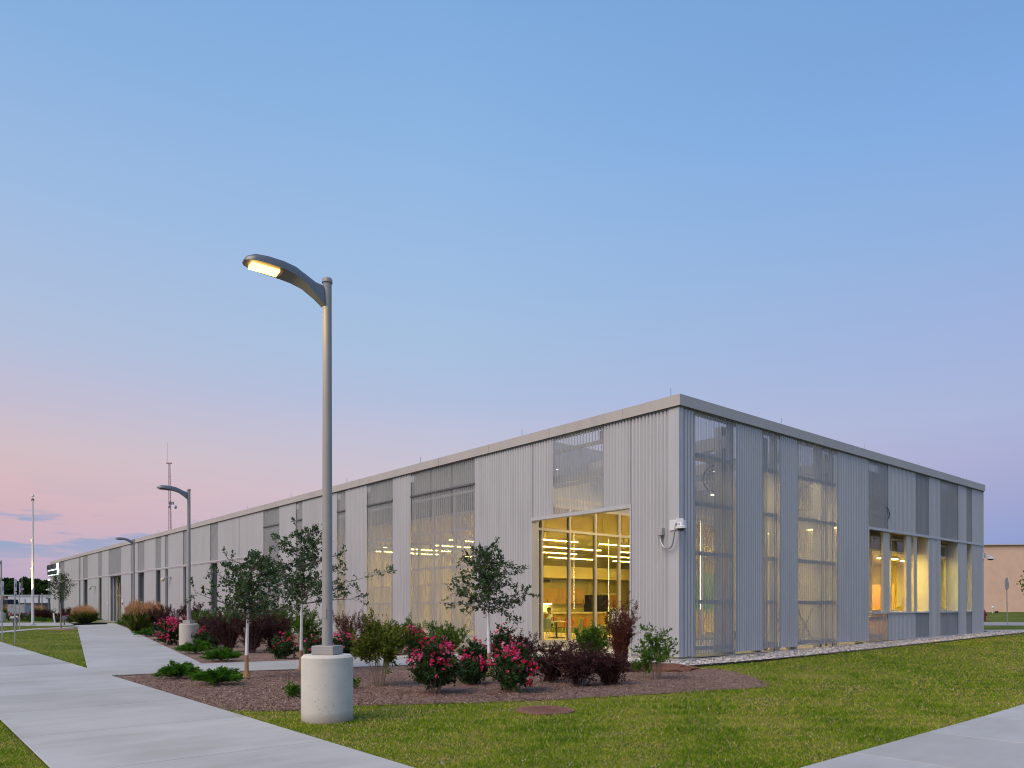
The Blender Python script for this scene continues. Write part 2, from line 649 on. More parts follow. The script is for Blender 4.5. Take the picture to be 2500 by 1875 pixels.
M_burg = leafmat('burgundy_leaf', [(0, (.022, .009, .010, 1)), (.5, (.065, .022, .022, 1)), (.85, (.12, .04, .034, 1)), (1, (.20, .065, .04, 1))], .55, .15)
M_rust = leafmat('rust_leaf', [(0, (.045, .014, .010, 1)), (.5, (.12, .034, .02, 1)), (1, (.26, .08, .04, 1))], .55, .15)
M_roseleaf = leafmat('rose_leaf', [(0, (.014, .04, .014, 1)), (.5, (.038, .085, .024, 1)), (.85, (.08, .13, .03, 1)), (1, (.18, .05, .035, 1))], .45, .15)
M_rose = leafmat('rose_petal', [(0, (.68, .012, .05, 1)), (.35, (.85, .04, .17, 1)), (.7, (.92, .13, .36, 1)), (.93, (.92, .36, .50, 1)), (1, (.82, .55, .40, 1))], .6, .3)
M_juniper = leafmat('juniper_spray', [(0, (.02, .075, .006, 1)), (.5, (.055, .18, .012, 1)), (1, (.14, .32, .025, 1))], .6, .2)
M_blade = leafmat('reed_blade', [(0, (.12, .20, .03, 1)), (.6, (.26, .34, .06, 1)), (1, (.45, .40, .14, 1))], .6, .5)
M_plume = leafmat('reed_plume', [(0, (.60, .33, .14, 1)), (.6, (.84, .51, .26, 1)), (1, (.94, .68, .42, 1))], .8, .3)
M_maple = leafmat('maple_leaf', [(0, (.025, .055, .015, 1)), (.6, (.065, .10, .03, 1)), (1, (.13, .15, .05, 1))], .5, .25)
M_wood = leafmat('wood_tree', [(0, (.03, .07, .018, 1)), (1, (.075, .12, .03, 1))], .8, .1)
M_bark = simple('grey_bark', (.16, .12, .10), .9, 0, .3, 14, .5, 60, stretch=(1, 1, .25))
M_bark_or = simple('peeled_bark', (.42, .23, .10), .85, 0, .35, 18, .6, 50, stretch=(1, 1, .2))
M_wrap = simple('trunk_wrap', (.86, .81, .78), .9, 0, .1, 9, .4, 22)
M_stem = simple('pale_stem', (.28, .20, .14), .9, 0, .2, 20)
M_pole = simple('lamp_post_paint', (.36, .34, .32), .55, .1, .06, 4)
M_lamp = simple('lamp_head_paint', (.20, .205, .21), .4, .4, .06, 4)
M_white = simple('white_plastic', (.78, .77, .78), .4, 0, .04)
M_black = simple('black_plastic', (.015, .015, .017), .3, 0, .1)
M_galv = simple('galvanized', (.42, .44, .46), .45, .7, .12, 10)
M_rustlid = simple('rusted_iron', (.26, .12, .085), .8, .3, .35, 5, .6, 30)
M_flag = simple('brushed_aluminium', (.66, .65, .64), .4, .35, .05, 4)

# ================================================================== SETTING: ground, paths, beds
def poly_sheet(name, pts, z, mat, parent=None, thick=0.0, tz=True):
    """flat polygon (world xy) at height z above the terrain, optionally with thickness downwards"""
    bm = bmesh.new()
    top = [bm.verts.new((p[0], p[1], z + (terrain(p[0], p[1]) if tz else 0))) for p in pts]
    f = bm.faces.new(top)
    f.normal_update()
    if f.normal.z < 0:
        f.normal_flip()
    if thick:
        r = bmesh.ops.extrude_face_region(bm, geom=[f])
        vs_ = [g for g in r['geom'] if isinstance(g, bmesh.types.BMVert)]
        bmesh.ops.translate(bm, vec=(0, 0, thick), verts=vs_)
        bmesh.ops.translate(bm, vec=(0, 0, -thick), verts=bm.verts)
        bmesh.ops.recalc_face_normals(bm, faces=bm.faces)
    me = bpy.data.meshes.new(name)
    bm.to_mesh(me)
    bm.free()
    me.materials.append(mat)
    o = bpy.data.objects.new(name, me)
    COL.objects.link(o)
    if parent is not None:
        o.parent = parent
    return o


GZ = -.035
g = MB()
ys = [-1500, 2, 12, 25, 60, 120, 1500]
xs = [-1500, -120, 0, 120, 1500]
for i in range(len(xs) - 1):
    for j in range(len(ys) - 1):
        q = [(xs[i], ys[j]), (xs[i + 1], ys[j]), (xs[i + 1], ys[j + 1]), (xs[i], ys[j + 1])]
        g.quad(*[(x, y, GZ + terrain(x, y)) for x, y in q])
structure(g.build('lawn_ground', M_ground), 'mown lawn of green and straw-coloured turf')

# --- paths: every concrete slab is a piece of its own, joints are recessed gaps
PATHS = []      # polygons that keep grass away


def clip(poly, a, b, c):
    """keep the part of a polygon where a*x + b*y >= c"""
    out = []
    for i in range(len(poly)):
        p, q = poly[i], poly[(i + 1) % len(poly)]
        dp, dq = a * p[0] + b * p[1] - c, a * q[0] + b * q[1] - c
        if dp >= 0:
            out.append(p)
        if dp * dq < 0:
            k = dp / (dp - dq)
            out.append((p[0] + (q[0] - p[0]) * k, p[1] + (q[1] - p[1]) * k))
    return out


def slab_path(name, label, poly, axis, cuts, z=0.0, gap=.018):
    root = bpy.data.objects.new(name, None)
    COL.objects.link(root)
    structure(root, label)
    PATHS.append(poly)
    poly_sheet('joint_base', poly, z - .022, M_conc_dk, root)
    ax, ay = axis
    cuts = [-9999] + sorted(cuts) + [9999]
    for c0, c1 in zip(cuts[:-1], cuts[1:]):
        p = clip(clip(poly, ax, ay, c0 + gap / 2), -ax, -ay, -(c1 - gap / 2))
        if len(p) < 3:
            continue
        o = poly_sheet('slab', p, z, M_conc, root, thick=.018)
        bv = o.modifiers.new('bevel', 'BEVEL')
        bv.width = .006
        bv.segments = 1
    return root


slab_path('main_walk', 'broad concrete walk crossing the foreground towards the left',
          [(-60, -14.9), (14, -14.9), (14, -12.4), (-7.73, -12.4), (-21.08, -12.72), (-60, -13.6)][:4] + [(-60, -12.4)], (1, 0),
          [4.70 - 2.35 * k for k in range(-3, 26)])
slab_path('entry_walk', 'concrete walk running up to the building entrance',
          [(-7.7, -12.385), (-5.28, -12.385), (-5.13, -11.6), (-7.29, -9.88), (-31.8, -5.55), (-56.0, -1.26), (-60, -.95), (-60, -4.0), (-48.6, -5.46), (-28, -8.95)], (1, -.17),
          [-5.9 - 5.5 * k for k in range(0, 10)])
slab_path('patio_walk', 'narrow concrete walk curving to the patio opening',
          [(-7.27, -9.87), (-5.11, -11.58), (-4.3, -8.96), (-3.6, -5.93), (-2.0, -.02), (-5.75, -.02), (-6.62, -4.4), (-6.88, -7.83)], (0, 1),
          [-9.6, -6.3, -4.4, -2.6, -.9])
slab_path('side_walk', 'concrete walk in the lower right corner',
          [(8.72, -12.38), (12.6, -12.38), (12.6, 40), (8.45, 40), (8.5, 2), (8.66, -5)], (0, 1),
          [-8.71 + 1.88 * k for k in range(-6, 25)])
far = [gp(-160, 1520.3), gp(262, 1519.8), gp(262, 1524), gp(150, 1527.5), gp(-160, 1529)]
slab_path('cross_walk', 'far concrete walk in front of the flagpole', [tuple(p[:2]) for p in far], (AX, BX), [-24, -32, -40, -48])
far = [gp(-160, 1549), gp(0, 1541), gp(90, 1534), gp(192, 1529.2), gp(192, 1531.0), gp(90, 1536.5), gp(0, 1545), gp(-160, 1556)]
slab_path('link_walk', 'thin concrete strip crossing the lawn by the sign posts', [tuple(p[:2]) for p in far], (AX, BX), [-14, -20, -26])

M_asph = simple('worn_asphalt', (.30, .28, .28), .9, 0, .12, 3, .3, 60)
fr = [gp(2380, 1516.3, slope=True), gp(2700, 1516.3, slope=True), gp(2700, 1526.3, slope=True), gp(2380, 1526.3, slope=True)]
structure(poly_sheet('road', [tuple(p[:2]) for p in fr], -.01, M_asph), 'pale asphalt drive beyond the building end')
fr = [gp(2380, 1537.2, slope=True), gp(2700, 1535.2, slope=True), gp(2700, 1539.4, slope=True), gp(2380, 1540.3, slope=True)]
structure(poly_sheet('far_walk', [tuple(p[:2]) for p in fr], -.01, M_conc), 'thin concrete walk beyond the building end')
PATHS.append([tuple(p[:2]) for p in fr])

# --- mulch beds
bed1 = [(-5.28, -12.39), (.9, -12.39)] + [tuple(gp(*p)[:2]) for p in
        ((560, 1729.5), (640, 1732), (728, 1729), (790, 1725), (855, 1720), (975, 1716), (1100, 1713), (1263, 1708), (1370, 1703), (1466, 1697.6), (1590, 1691),
         (1710, 1683.5), (1800, 1679), (1873, 1672), (1866, 1663), (1845, 1652), (1800, 1640), (1751, 1630.5))] + \
       [(1.30, -1.75), (-1.95, -1.75), (-2.45, -1.75), (-3.6, -5.95), (-4.3, -8.98), (-5.11, -11.6)]
bed2 = [(-7.31, -9.85), (-6.9, -7.83), (-6.64, -4.4), (-5.77, -.02), (-5.9, .0), (-59, .0), (-59, -.98), (-56.0, -1.24), (-31.8, -5.53)]
BEDS = [bed1, bed2]


def inside(P, poly):
    x, y = P[:, 0], P[:, 1]
    r = np.zeros(len(P), bool)
    n = len(poly)
    for i in range(n):
        x0, y0 = poly[i][:2]
        x1, y1 = poly[(i + 1) % n][:2]
        if y0 == y1:
            continue
        c = ((y0 > y) != (y1 > y)) & (x < (x1 - x0) * (y - y0) / (y1 - y0) + x0)
        r ^= c
    return r


for i, b_ in enumerate(BEDS):
    structure(poly_sheet('mulch_bed', b_, -.027, M_mulch),
              ('curved bark mulch bed in front of the building corner', 'long bark mulch bed along the front wall')[i])


def scatter(poly, n):
    P = np.array([p[:2] for p in poly])
    lo, hi = P.min(0), P.max(0)
    out = np.zeros((0, 2))
    while len(out) < n:
        q = lo + rng.random((n, 2)) * (hi - lo)
        out = np.vstack([out, q[inside(q, poly)]])
    return out[:n]


def px_scatter(n, x0, x1, y0, y1, slope=True):
    """ground points, denser near the viewer like the eye resolves them"""
    px = x0 + rng.random(n) * (x1 - x0)
    py = y0 + rng.random(n) * (y1 - y0)
    z = np.zeros(n)
    for _ in range(5):
        Z = FPX * (EYE - z) / (py - HORIZ)
        X = (px - CPX) / FPX * Z
        x = X * AX + Z * AZ + CAMX
        y = X * BX + Z * BZ + CAMY
        z = np.maximum(0, np.minimum(y, 120) - 2) * .0105
    return np.stack([x, y, z], 1), Z


def flakes(name, P, Lr, Wr, mat, flat=.5, zoff=0.0, label=None):
    """many small thin chips as one mesh of bent quads"""
    n = len(P)
    a = rng.random(n) * 2 * math.pi
    t = (rng.random(n) - .5) * flat * 2
    Ln = Lr[0] + rng.random(n) * (Lr[1] - Lr[0])
    Wn = Wr[0] + rng.random(n) * (Wr[1] - Wr[0])
    u = np.stack([np.cos(a) * np.cos(t), np.sin(a) * np.cos(t), np.sin(t)], 1) * Ln[:, None] / 2
    v = np.stack([-np.sin(a), np.cos(a), (rng.random(n) - .5) * flat], 1) * Wn[:, None] / 2
    c = P.copy()
    c[:, 2] += zoff + rng.random(n) * .02
    V = np.stack([c - u - v, c + u - v * .6, c + u + v, c - u + v * .7], 1).reshape(-1, 3)
    Fa = np.arange(4 * n).reshape(n, 4)
    att = np.repeat(np.clip(rng.beta(2, 2.4, n), 0, 1), 4)
    return np_mesh(name, V, Fa, mat, None, att)


P, Z = px_scatter(120000, 250, 1900, 1612, 1735)
P = P[inside(P + np.concatenate([rng.normal(0, .06, (len(P), 2)), np.zeros((len(P), 1))], 1), bed1)]
P2, Z = px_scatter(30000, 290, 1330, 1525, 1625)
P2 = P2[inside(P2, bed2)]
P = np.vstack([P, P2])
o = flakes('mulch_chips', P, (.02, .065), (.006, .016), M_chip, .45, -.022)
o['kind'] = 'stuff'
o['label'] = 'shredded bark chips covering the planting beds'
# heap of fresh reddish mulch left against the gravel edge by the upright barberry
hp = gp(1530, 1622)
M_fresh = simple('fresh_mulch', (.20, .085, .045), .95, 0, .4, 22, .9, 50)
bm = bmesh.new()
bmesh.ops.create_icosphere(bm, subdivisions=3, radius=1)
for v in bm.verts:
    k = 1 + .16 * math.sin(v.co.x * 7 + 1) * math.sin(v.co.y * 9) + .07 * math.sin(v.co.x * 23 + v.co.z * 17)
    v.co = Vector((v.co.x * 1.15 * k, v.co.y * .42 * k, v.co.z * .17 * k))
    v.co = Matrix.Rotation(math.atan2(BX, AX), 4, 'Z') @ v.co
me = bpy.data.meshes.new('mulch_heap')
bm.to_mesh(me)
bm.free()
me.materials.append(M_fresh)
o = bpy.data.objects.new('mulch_heap', me)
COL.objects.link(o)
o.location = gp(1575, 1634) + Vector((0, 0, -.02))
tag(o, 'low heap of reddish fresh mulch beside the gravel strip', 'mulch heap')

# --- gravel strip round the building corner
gr1 = [(0, -1.72), (1.27, -1.72), (1.27, 0), (1.27, 8), (1.25, 25.5), (-.4, 25.5), (-.02, 22.6), (-.02, -.02)]
gr2 = [(-2.25, -1.72), (0, -1.72), (0, -.02), (-1.95, -.02)]
for q in (gr1, gr2):
    PATHS.append(q)
gravel = bpy.data.objects.new('gravel_strip', None)
COL.objects.link(gravel)
structure(gravel, 'strip of river gravel along the foot of the metal wall')
for q in (gr1, gr2):
    poly_sheet('gravel_bed', q, -.014, M_gravel_bed, gravel)
ico_v = np.array([(0, 0, .6), (.9, 0, .05), (.28, .85, .1), (-.73, .53, .05), (-.73, -.53, .1), (.28, -.85, .05), (0, 0, -.5)])
ico_f = np.array([(0, i, i % 5 + 1) for i in range(1, 6)] + [(6, i % 5 + 1, i) for i in range(1, 6)])
pts = np.vstack([scatter(gr1, 9500), scatter(gr2, 1800)])
n = len(pts)
s = (.022 + rng.random(n) ** 2 * .045)
a = rng.random(n) * 6.283
sv = np.stack([s * (.8 + rng.random(n) * .6), s * (.7 + rng.random(n) * .4), s * (.6 + rng.random(n) * .5)], 1)
V = ico_v[None] * sv[:, None, :]
ca, sa = np.cos(a)[:, None], np.sin(a)[:, None]
V = np.stack([V[:, :, 0] * ca - V[:, :, 1] * sa, V[:, :, 0] * sa + V[:, :, 1] * ca, V[:, :, 2]], 2)
tz = np.maximum(0, pts[:, 1] - 2) * .0105
V += np.stack([pts[:, 0], pts[:, 1], tz + .004 + rng.random(n) * .018], 1)[:, None, :]
Fa = (ico_f[None] + (np.arange(n) * 7)[:, None, None]).reshape(-1, 3)
o = np_mesh('gravel_stones', V.reshape(-1, 3), Fa, M_stone, gravel, np.repeat(rng.random(n), 7))
o['kind'] = 'stuff'
# black edging board round the gravel
e = MB()
e.box(1.272, 1.292, -1.74, 2.5, -.03, .028)
e.box(-2.25, 1.292, -1.765, -1.742, -.03, .035)
tag(e.build('edging_strip', M_black), 'black edging strip between gravel and grass', 'edging')

# --- grass blades over the lawn
def grass(n, y0, y1, hgt, wid):
    P, Z = px_scatter(n, -220, 2720, y0, y1)
    keep = np.ones(len(P), bool)
    Pj = P.copy()
    Pj[:, :2] += rng.normal(0, .045, (len(P), 2))
    for q in PATHS + BEDS:
        keep &= ~inside(Pj, q)
    keep &= ~((P[:, 0] < .05) & (P[:, 1] > -.05))
    # main bare patches
    P, Z = P[keep], Z[keep]
    n = len(P)
    x, y = P[:, 0], P[:, 1]
    patch = .5 + .22 * np.sin(x * 1.1 + 2 * np.sin(y * .7)) * np.sin(y * 1.3 + 1.3 * np.sin(x * .9)) + .16 * np.sin(x * 3.1 + y * 2.3 + np.sin(x * 5)) + .12 * np.sin(x * 7.3 - y * 6.1)
    keep = rng.random(n) < np.clip(.45 + patch, .35, 1)
    P, Z, patch, n = P[keep], Z[keep], patch[keep], int(keep.sum())
    sc_ = np.clip(Z / 9.0, .8, 3.2)
    clump = np.sin(x * 31 + 3 * np.sin(y * 17)) * np.sin(y * 37 + 2 * np.sin(x * 23)) if False else np.sin(P[:, 0] * 31 + 3 * np.sin(P[:, 1] * 17)) * np.sin(P[:, 1] * 37 + 2 * np.sin(P[:, 0] * 23))
    h = hgt * (.35 + rng.random(n) * .8) * (.7 + .6 * patch) * np.clip(sc_, .8, 1.25) * (1 + .25 * clump)
    wd_ = wid * (.6 + rng.random(n) * .8) * sc_
    a = rng.random(n) * 6.283
    lean = .2 + rng.random(n) * 1.7
    b = rng.random(n) * 6.283
    side = np.stack([np.cos(a), np.sin(a), np.zeros(n)], 1) * wd_[:, None] / 2
    tip = np.stack([np.cos(b) * lean * h, np.sin(b) * lean * h, h], 1)
    base = P.copy()
    base[:, 2] += GZ - .002
    mid = base + tip * .55 + np.stack([np.zeros(n), np.zeros(n), h * .15], 1)
    V = np.stack([base - side, base + side, mid + side * .8, mid - side * .8, base + tip], 1).reshape(-1, 3)
    i0 = np.arange(n) * 5
    tri = np.concatenate([np.stack([i0, i0 + 1, i0 + 2], 1), np.stack([i0, i0 + 2, i0 + 3], 1), np.stack([i0 + 3, i0 + 2, i0 + 4], 1)])
    att = np.clip(.93 - .95 * patch - .12 * clump + rng.normal(.0, .20, n), 0, 1)
    dry = rng.random(n) < .14
    att[dry] = .75 + rng.random(dry.sum()) * .25
    return V, tri, np.repeat(att, 5)


V1, T1, A1 = grass(360000, 1500.5, 1900, .032, .0075)
V2, T2, A2 = grass(60000, 1492, 1560, .035, .007)
V = np.vstack([V1, V2])
T = np.vstack([T1, T2 + len(V1)])
o = np_mesh('grass', V, T, M_grass, None, np.concatenate([A1, A2]))
o['kind'] = 'stuff'
o['label'] = 'short mown grass blades, green with straw-coloured patches'
# white clover heads
P, Z = px_scatter(900, -50, 2550, 1700, 1880)
keep = np.ones(len(P), bool)
for q in PATHS + BEDS:
    keep &= ~inside(P, q)
keep &= np.sin(P[:, 0] * 1.7 + 1) * np.sin(P[:, 1] * 2.1) > .05
P = P[keep]
n = len(P)
V = ico_v[None] * (.006 + rng.random(n) * .006)[:, None, None]
V = V + np.stack([P[:, 0], P[:, 1], P[:, 2] + .015 + rng.random(n) * .02], 1)[:, None, :]
Fa = (ico_f[None] + (np.arange(n) * 7)[:, None, None]).reshape(-1, 3)
M_clover = leafmat('clover_head', [(0, (.62, .58, .50, 1)), (.7, (.70, .62, .58, 1)), (1, (.62, .28, .34, 1))], .8, .2)
o = np_mesh('clover_heads', V.reshape(-1, 3), Fa, M_clover, None, np.repeat(rng.random(n), 7))
o['kind'] = 'stuff'
o['label'] = 'small white clover heads dotted through the grass'

# ================================================================== THE BUILDING
bld = thing('community_building', 'long grey building clad in ribbed and perforated metal', 'building')
ZT, ZF, ZB, ZC = 7.04, 4.29, .10, 6.75
PITCH = .122
PROF = [(0, 0), (.066, 0), (.071, .062), (.116, .062), (PITCH, 0)]     # outer flat, return, inner flat, return


def ribbed(name, side, u0, u1, z0, z1, mat, off=0.0, z0b=None):
    """side 'F': front wall (u along -x, outward -y); side 'E': end wall (u along +y, outward +x)"""
    n = max(1, int(round((u1 - u0) / PITCH)))
    sc_ = (u1 - u0) / (n * PITCH)
    prof = []
    for k in range(n):
        for (a, d) in PROF[:-1]:
            prof.append((u0 + (k * PITCH + a) * sc_, d))
    prof.append((u1, 0))
    V = []
    for (u, d) in prof:
        zb = z0 if z0b is None else z0 + (z0b - z0) * (u - u0) / (u1 - u0)
        for z in (zb, z1):
            V.append((-u, d + off, z) if side == 'F' else (-d - off, u, z))
    Fa = [(2 * i, 2 * i + 2, 2 * i + 3, 2 * i + 1) for i in range(len(prof) - 1)]
    if side == 'F':
        Fa = [f[::-1] for f in Fa]
    return np_mesh(name, np.array(V), np.array(Fa), mat, bld)


def xw(px):       # distance along the front wall for a survey bearing
    dx = (px - CPX) / FPX
    wx, wy = dx * AX + AZ, dx * BX + BZ
    return -(CAMX + (0 - CAMY) / wy * wx)


def yw(px, x=0.0):
    dx = (px - CPX) / FPX
    wx, wy = dx * AX + AZ, dx * BX + BZ
    return CAMY + (x - CAMX) / wx * wy


END = xw(123.3)
# ---- front wall, far part with a storey line: upper and lower panels
far_b = [143, 157, 192.5, 196.5, 203.5, 214, 240.6, 248.5, 265.5, 295.6, 319.5, 325, 336.5, 352, 380, 392.5, 403, 410.5, 447, 455, 513.5, 531.4, 643.5]
far_u = [xw(p) for p in far_b]
M_backing = simple('grey_green_wall', (.24, .25, .235), .8, 0, .06, 3)
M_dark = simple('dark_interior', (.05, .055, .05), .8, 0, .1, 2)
M_frame = simple('window_frame', (.55, .55, .55), .4, .4, .05)
M_frame_w = simple('cream_frame', (.66, .60, .48), .45, .1, .05)
ribbed('ribbed_panel', 'F', far_u[0], END - .02, ZB, ZC, M_panel)
openings = []
for k in range(len(far_u) - 1):
    ub, ua = far_u[k], far_u[k + 1]         # ub farther
    perf = (k % 2 == 0)
    if perf:
        ribbed('perforated_panel', 'F', ua + .01, ub - .01, ZF + .07, ZC, M_perf, .01)
        openings.append((ua, ub))
    else:
        # wide runs are hung as several sheets
        ns = max(1, int(round((ub - ua) / 3.6)))
        for j in range(ns):
            a_, b_ = ua + (ub - ua) * j / ns, ua + (ub - ua) * (j + 1) / ns
            ribbed('ribbed_panel', 'F', a_ + .004, b_ - .004, ZF + .07, ZC, M_panel)
            ribbed('ribbed_panel', 'F', a_ + .004, b_ - .004, ZB, ZF - .02, M_panel)
UN = far_u[-1]       # near end of storeyed part
# storey-line flashing in lengths
u = UN
while u < END - 1:
    v = min(u + 6.0, END - 1)
    f = MB()
    f.box(-v + .004, -u - .004, -.045, .03, ZF - .015, ZF + .065)
    f.box(-v + .004, -u - .004, -.015, .03, ZF - .075, ZF - .02)
    f.build('flashing', M_trim, bld)
    u = v
# inner wall of the far part, with the window recesses
inner = []
u = UN
for (a_, b_) in sorted(openings):
    inner.append((u, a_))
    u = b_
inner.append((u, END - .3))
DEP = .55
for (a_, b_) in inner:
    MB().box(-b_, -a_, .12, DEP + .1, -.03, ZC).build('inner_wall', M_backing, bld)
DOOR_U = (xw(295.6), xw(265.5))
for (a_, b_) in sorted(openings):
    MB().box(-b_ + .002, -a_ - .002, .16, .30, ZF - .1, ZC).build('inner_wall', M_backing, bld)
    if abs(a_ - DOOR_U[0]) < .1:
        continue
    # recess linings, window
    f = MB()
    f.box(-b_, -b_ + .05, -.01, .118, ZB, ZF - .08)
    f.box(-a_ - .05, -a_, -.01, .118, ZB, ZF - .08)
    f.build('jamb', M_trim, bld)
    if b_ - a_ > .9:
        w = MB()
        w.box(-b_, -b_ + .07, DEP - .1, DEP, .12, ZF - .1)
        w.box(-a_ - .07, -a_, DEP - .1, DEP, .12, ZF - .1)
        w.box(-b_ + .07, -a_ - .07, DEP - .1, DEP, ZF - .17, ZF - .1)
        w.box(-b_ + .07, -a_ - .07, DEP - .1, DEP, .02, .16)
        fr_ = w.build('window', M_frame, bld)
        gl = MB().quad((-b_ + .07, DEP - .05, .16), (-a_ - .07, DEP - .05, .16), (-a_ - .07, DEP - .05, ZF - .17), (-b_ + .07, DEP - .05, ZF - .17))
        gl.build('pane', M_glass_dk, fr_)
    else:
        MB().box(-b_, -a_, .3, DEP, -.03, ZF - .08).build('inner_wall', M_backing, bld)
# dim rooms behind those windows
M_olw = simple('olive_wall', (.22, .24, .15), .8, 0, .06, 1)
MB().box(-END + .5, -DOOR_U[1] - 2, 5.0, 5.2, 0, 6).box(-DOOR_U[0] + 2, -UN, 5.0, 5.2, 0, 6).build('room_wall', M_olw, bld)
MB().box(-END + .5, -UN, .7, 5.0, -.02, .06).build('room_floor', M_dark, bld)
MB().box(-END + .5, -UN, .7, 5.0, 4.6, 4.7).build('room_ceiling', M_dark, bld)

# entrance: deep recess with a ribbed side wall and a glazed door, lobby lit
a_, b_ = DOOR_U
n_ = 12
V, Fa = [], []
for i in range(n_ + 1):
    y = .0 + .8 * i / n_
    xo = (-b_ + .12 + (.16 if i % 4 in (1, 2) else 0) + .0)
    V += [(xo, y, .02), (xo, y, ZF - .1)]
Fa = [(2 * i, 2 * i + 2, 2 * i + 3, 2 * i + 1) for i in range(n_)]
np_mesh('ribbed_panel', np.array(V), np.array(Fa), M_panel, bld)
MB().box(-b_, -a_, 0.31, .8, ZF - .1, ZF).build('soffit', M_backing, bld)
MB().box(-a_ - .04, -a_, -.01, .8, 0, ZF - .1).build('jamb', M_trim, bld)
d = MB()
for x_ in (-b_ + .3, -b_ + 2.0, -a_ - 1.2, -a_ - .12):
    d.box(x_, x_ + .08, 0.8, .88, 0, 3.6)
d.box(-b_ + .3, -a_ - .04, 0.8, .88, 2.35, 2.45)
dd = d.build('door', M_frame, bld)
MB().quad((-b_ + .3, .84, .05), (-a_ - .05, .84, .05), (-a_ - .05, .84, 3.6), (-b_ + .3, .84, 3.6)).build('pane', M_glass, dd)
MB().box(-b_ + .2, -a_, 0.8, .9, 3.6, ZF).build('inner_wall', simple('green_wall', (.05, .16, .07), .7, 0, .05), bld)
M_warmwall = simple('lobby_wall', (.60, .50, .26), .8, 0, .05, 2)
M_ceil = simple('acoustic_ceiling', (.75, .68, .48), .9, 0, .05, 2)
MB().box(-b_ - 2, -a_ + 2, 9.8, 10, 0, 5).build('room_wall', M_warmwall, bld)
M_strip = emis('warm_strip_light', (1.0, .68, .14), 160)
M_strip_w = emis('white_strip_light', (1.0, .86, .55), 40)
li = MB()
for k in range(4):
    li.box(-b_ + .3 + k * 1.1, -b_ + .42 + k * 1.1, 4, 9, 3.5, 3.55)
li.build('lobby_light', emis('lobby_glow', (1.0, .72, .25), 45), bld)

# ---- front wall, near part: full-height ribbed bays and perforated screens over glass
near = [(643.5, 681, 'S'), (681, 722.5, 'R'), (722.5, 737, 'S'), (737, 823.7, 'R'), (823.7, 842, 'S'), (842, 896.5, 'R'), (896.5, 957.5, 'S'), (957.5, 1003, 'R'), (1003, 1157, 'S'), (1157, 1299.4, 'R')]
ZS = 5.82
for (p0, p1, k) in near:
    ub, ua = xw(p0), xw(p1)
    if k == 'R':
        ns = max(1, int(round((ub - ua) / 3.0)))
        for j in range(ns):
            ribbed('ribbed_panel', 'F', ua + (ub - ua) * j / ns + .003, ua + (ub - ua) * (j + 1) / ns - .003, ZB, ZC, M_panel)
    else:
        ns = max(1, int(round((ub - ua) / 1.4)))
        for j in range(ns):
            p_, q_ = ua + (ub - ua) * j / ns + .004, ua + (ub - ua) * (j + 1) / ns - .004
            ribbed('perforated_panel', 'F', p_, q_, ZB, ZS - .03, M_perf, .012)
            ribbed('perforated_panel', 'F', p_, q_, ZS + .03, ZC, M_perf, .012)
        f = MB()
        f.box(-ub - .03, -ua + .03, -.03, .03, ZS - .03, ZS + .03)
        f.build('flashing', M_steel_dk, bld)
        MB().box(-ub, -ua, .16, .26, ZS, ZC).build('inner_wall', simple('green_grey_board', (.27, .30, .24), .8, 0, .05), bld)
        # girts and posts behind the screen
        for z in (.35, 1.57, 2.9, 4.25, 5.6):
            MB().box(-ub, -ua, .07, .13, z - .04, z + .04).build('girt', M_steel, bld)
        for u_ in [ua + .04, ub - .04] + ([(ua + ub) / 2 - .7, (ua + ub) / 2 + .7] if ub - ua > 3 else []):
            MB().box(-u_ - .04, -u_ + .04, .135, .22, 0, ZS).build('post', M_steel, bld)
# ---- bays over and beside the patio opening
OP0, OP1 = xw(1538), xw(1299.4)     # opening 1.70 .. 5.83
PV0, PV1 = xw(1471), xw(1351)
ribbed('ribbed_panel', 'F', OP0, PV0 - .003, ZF + .03, ZC, M_panel)
ribbed('perforated_panel', 'F', PV0, PV1, ZF + .03, ZC, M_perf)
ribbed('ribbed_panel', 'F', PV1 + .003, OP1, ZF + .03, ZC, M_panel)
ribbed('ribbed_panel', 'F', .33, OP0 - .005, ZB, ZC, M_panel)
f = MB()
f.box(-OP1 - .06, -OP0 + .06, -.02, .25, ZF - .075, ZF + .03)
f.box(-OP1 - .06, -OP1, -.02, .24, .05, ZF - .075)
f.box(-OP0, -OP0 + .06, -.02, .24, .05, ZF - .075)
f.build('opening_frame', M_trim, bld)
c_ = MB()
c_.box(-.33, .0, -.012, .05, ZB, ZC)
c_.box(-.05, .012, .055, .14, ZB, ZC)
c_.build('corner_trim', M_panel, bld)

# ---- end wall
def E(a, b, kind, z0, z1, z0b=None):
    ya, yb = yw(a), yw(b)
    ns = max(1, int(round((yb - ya) / 2.4)))
    for j in range(ns):
        p_, q_ = ya + (yb - ya) * j / ns, ya + (yb - ya) * (j + 1) / ns
        if kind == 'R':
            ribbed('ribbed_panel', 'E', p_ + .003, q_ - .003, z0, z1, M_panel)
        else:
            ribbed('perforated_panel', 'E', p_ + .003, q_ - .003, z0, z1, M_perf, .008)
    return ya, yb


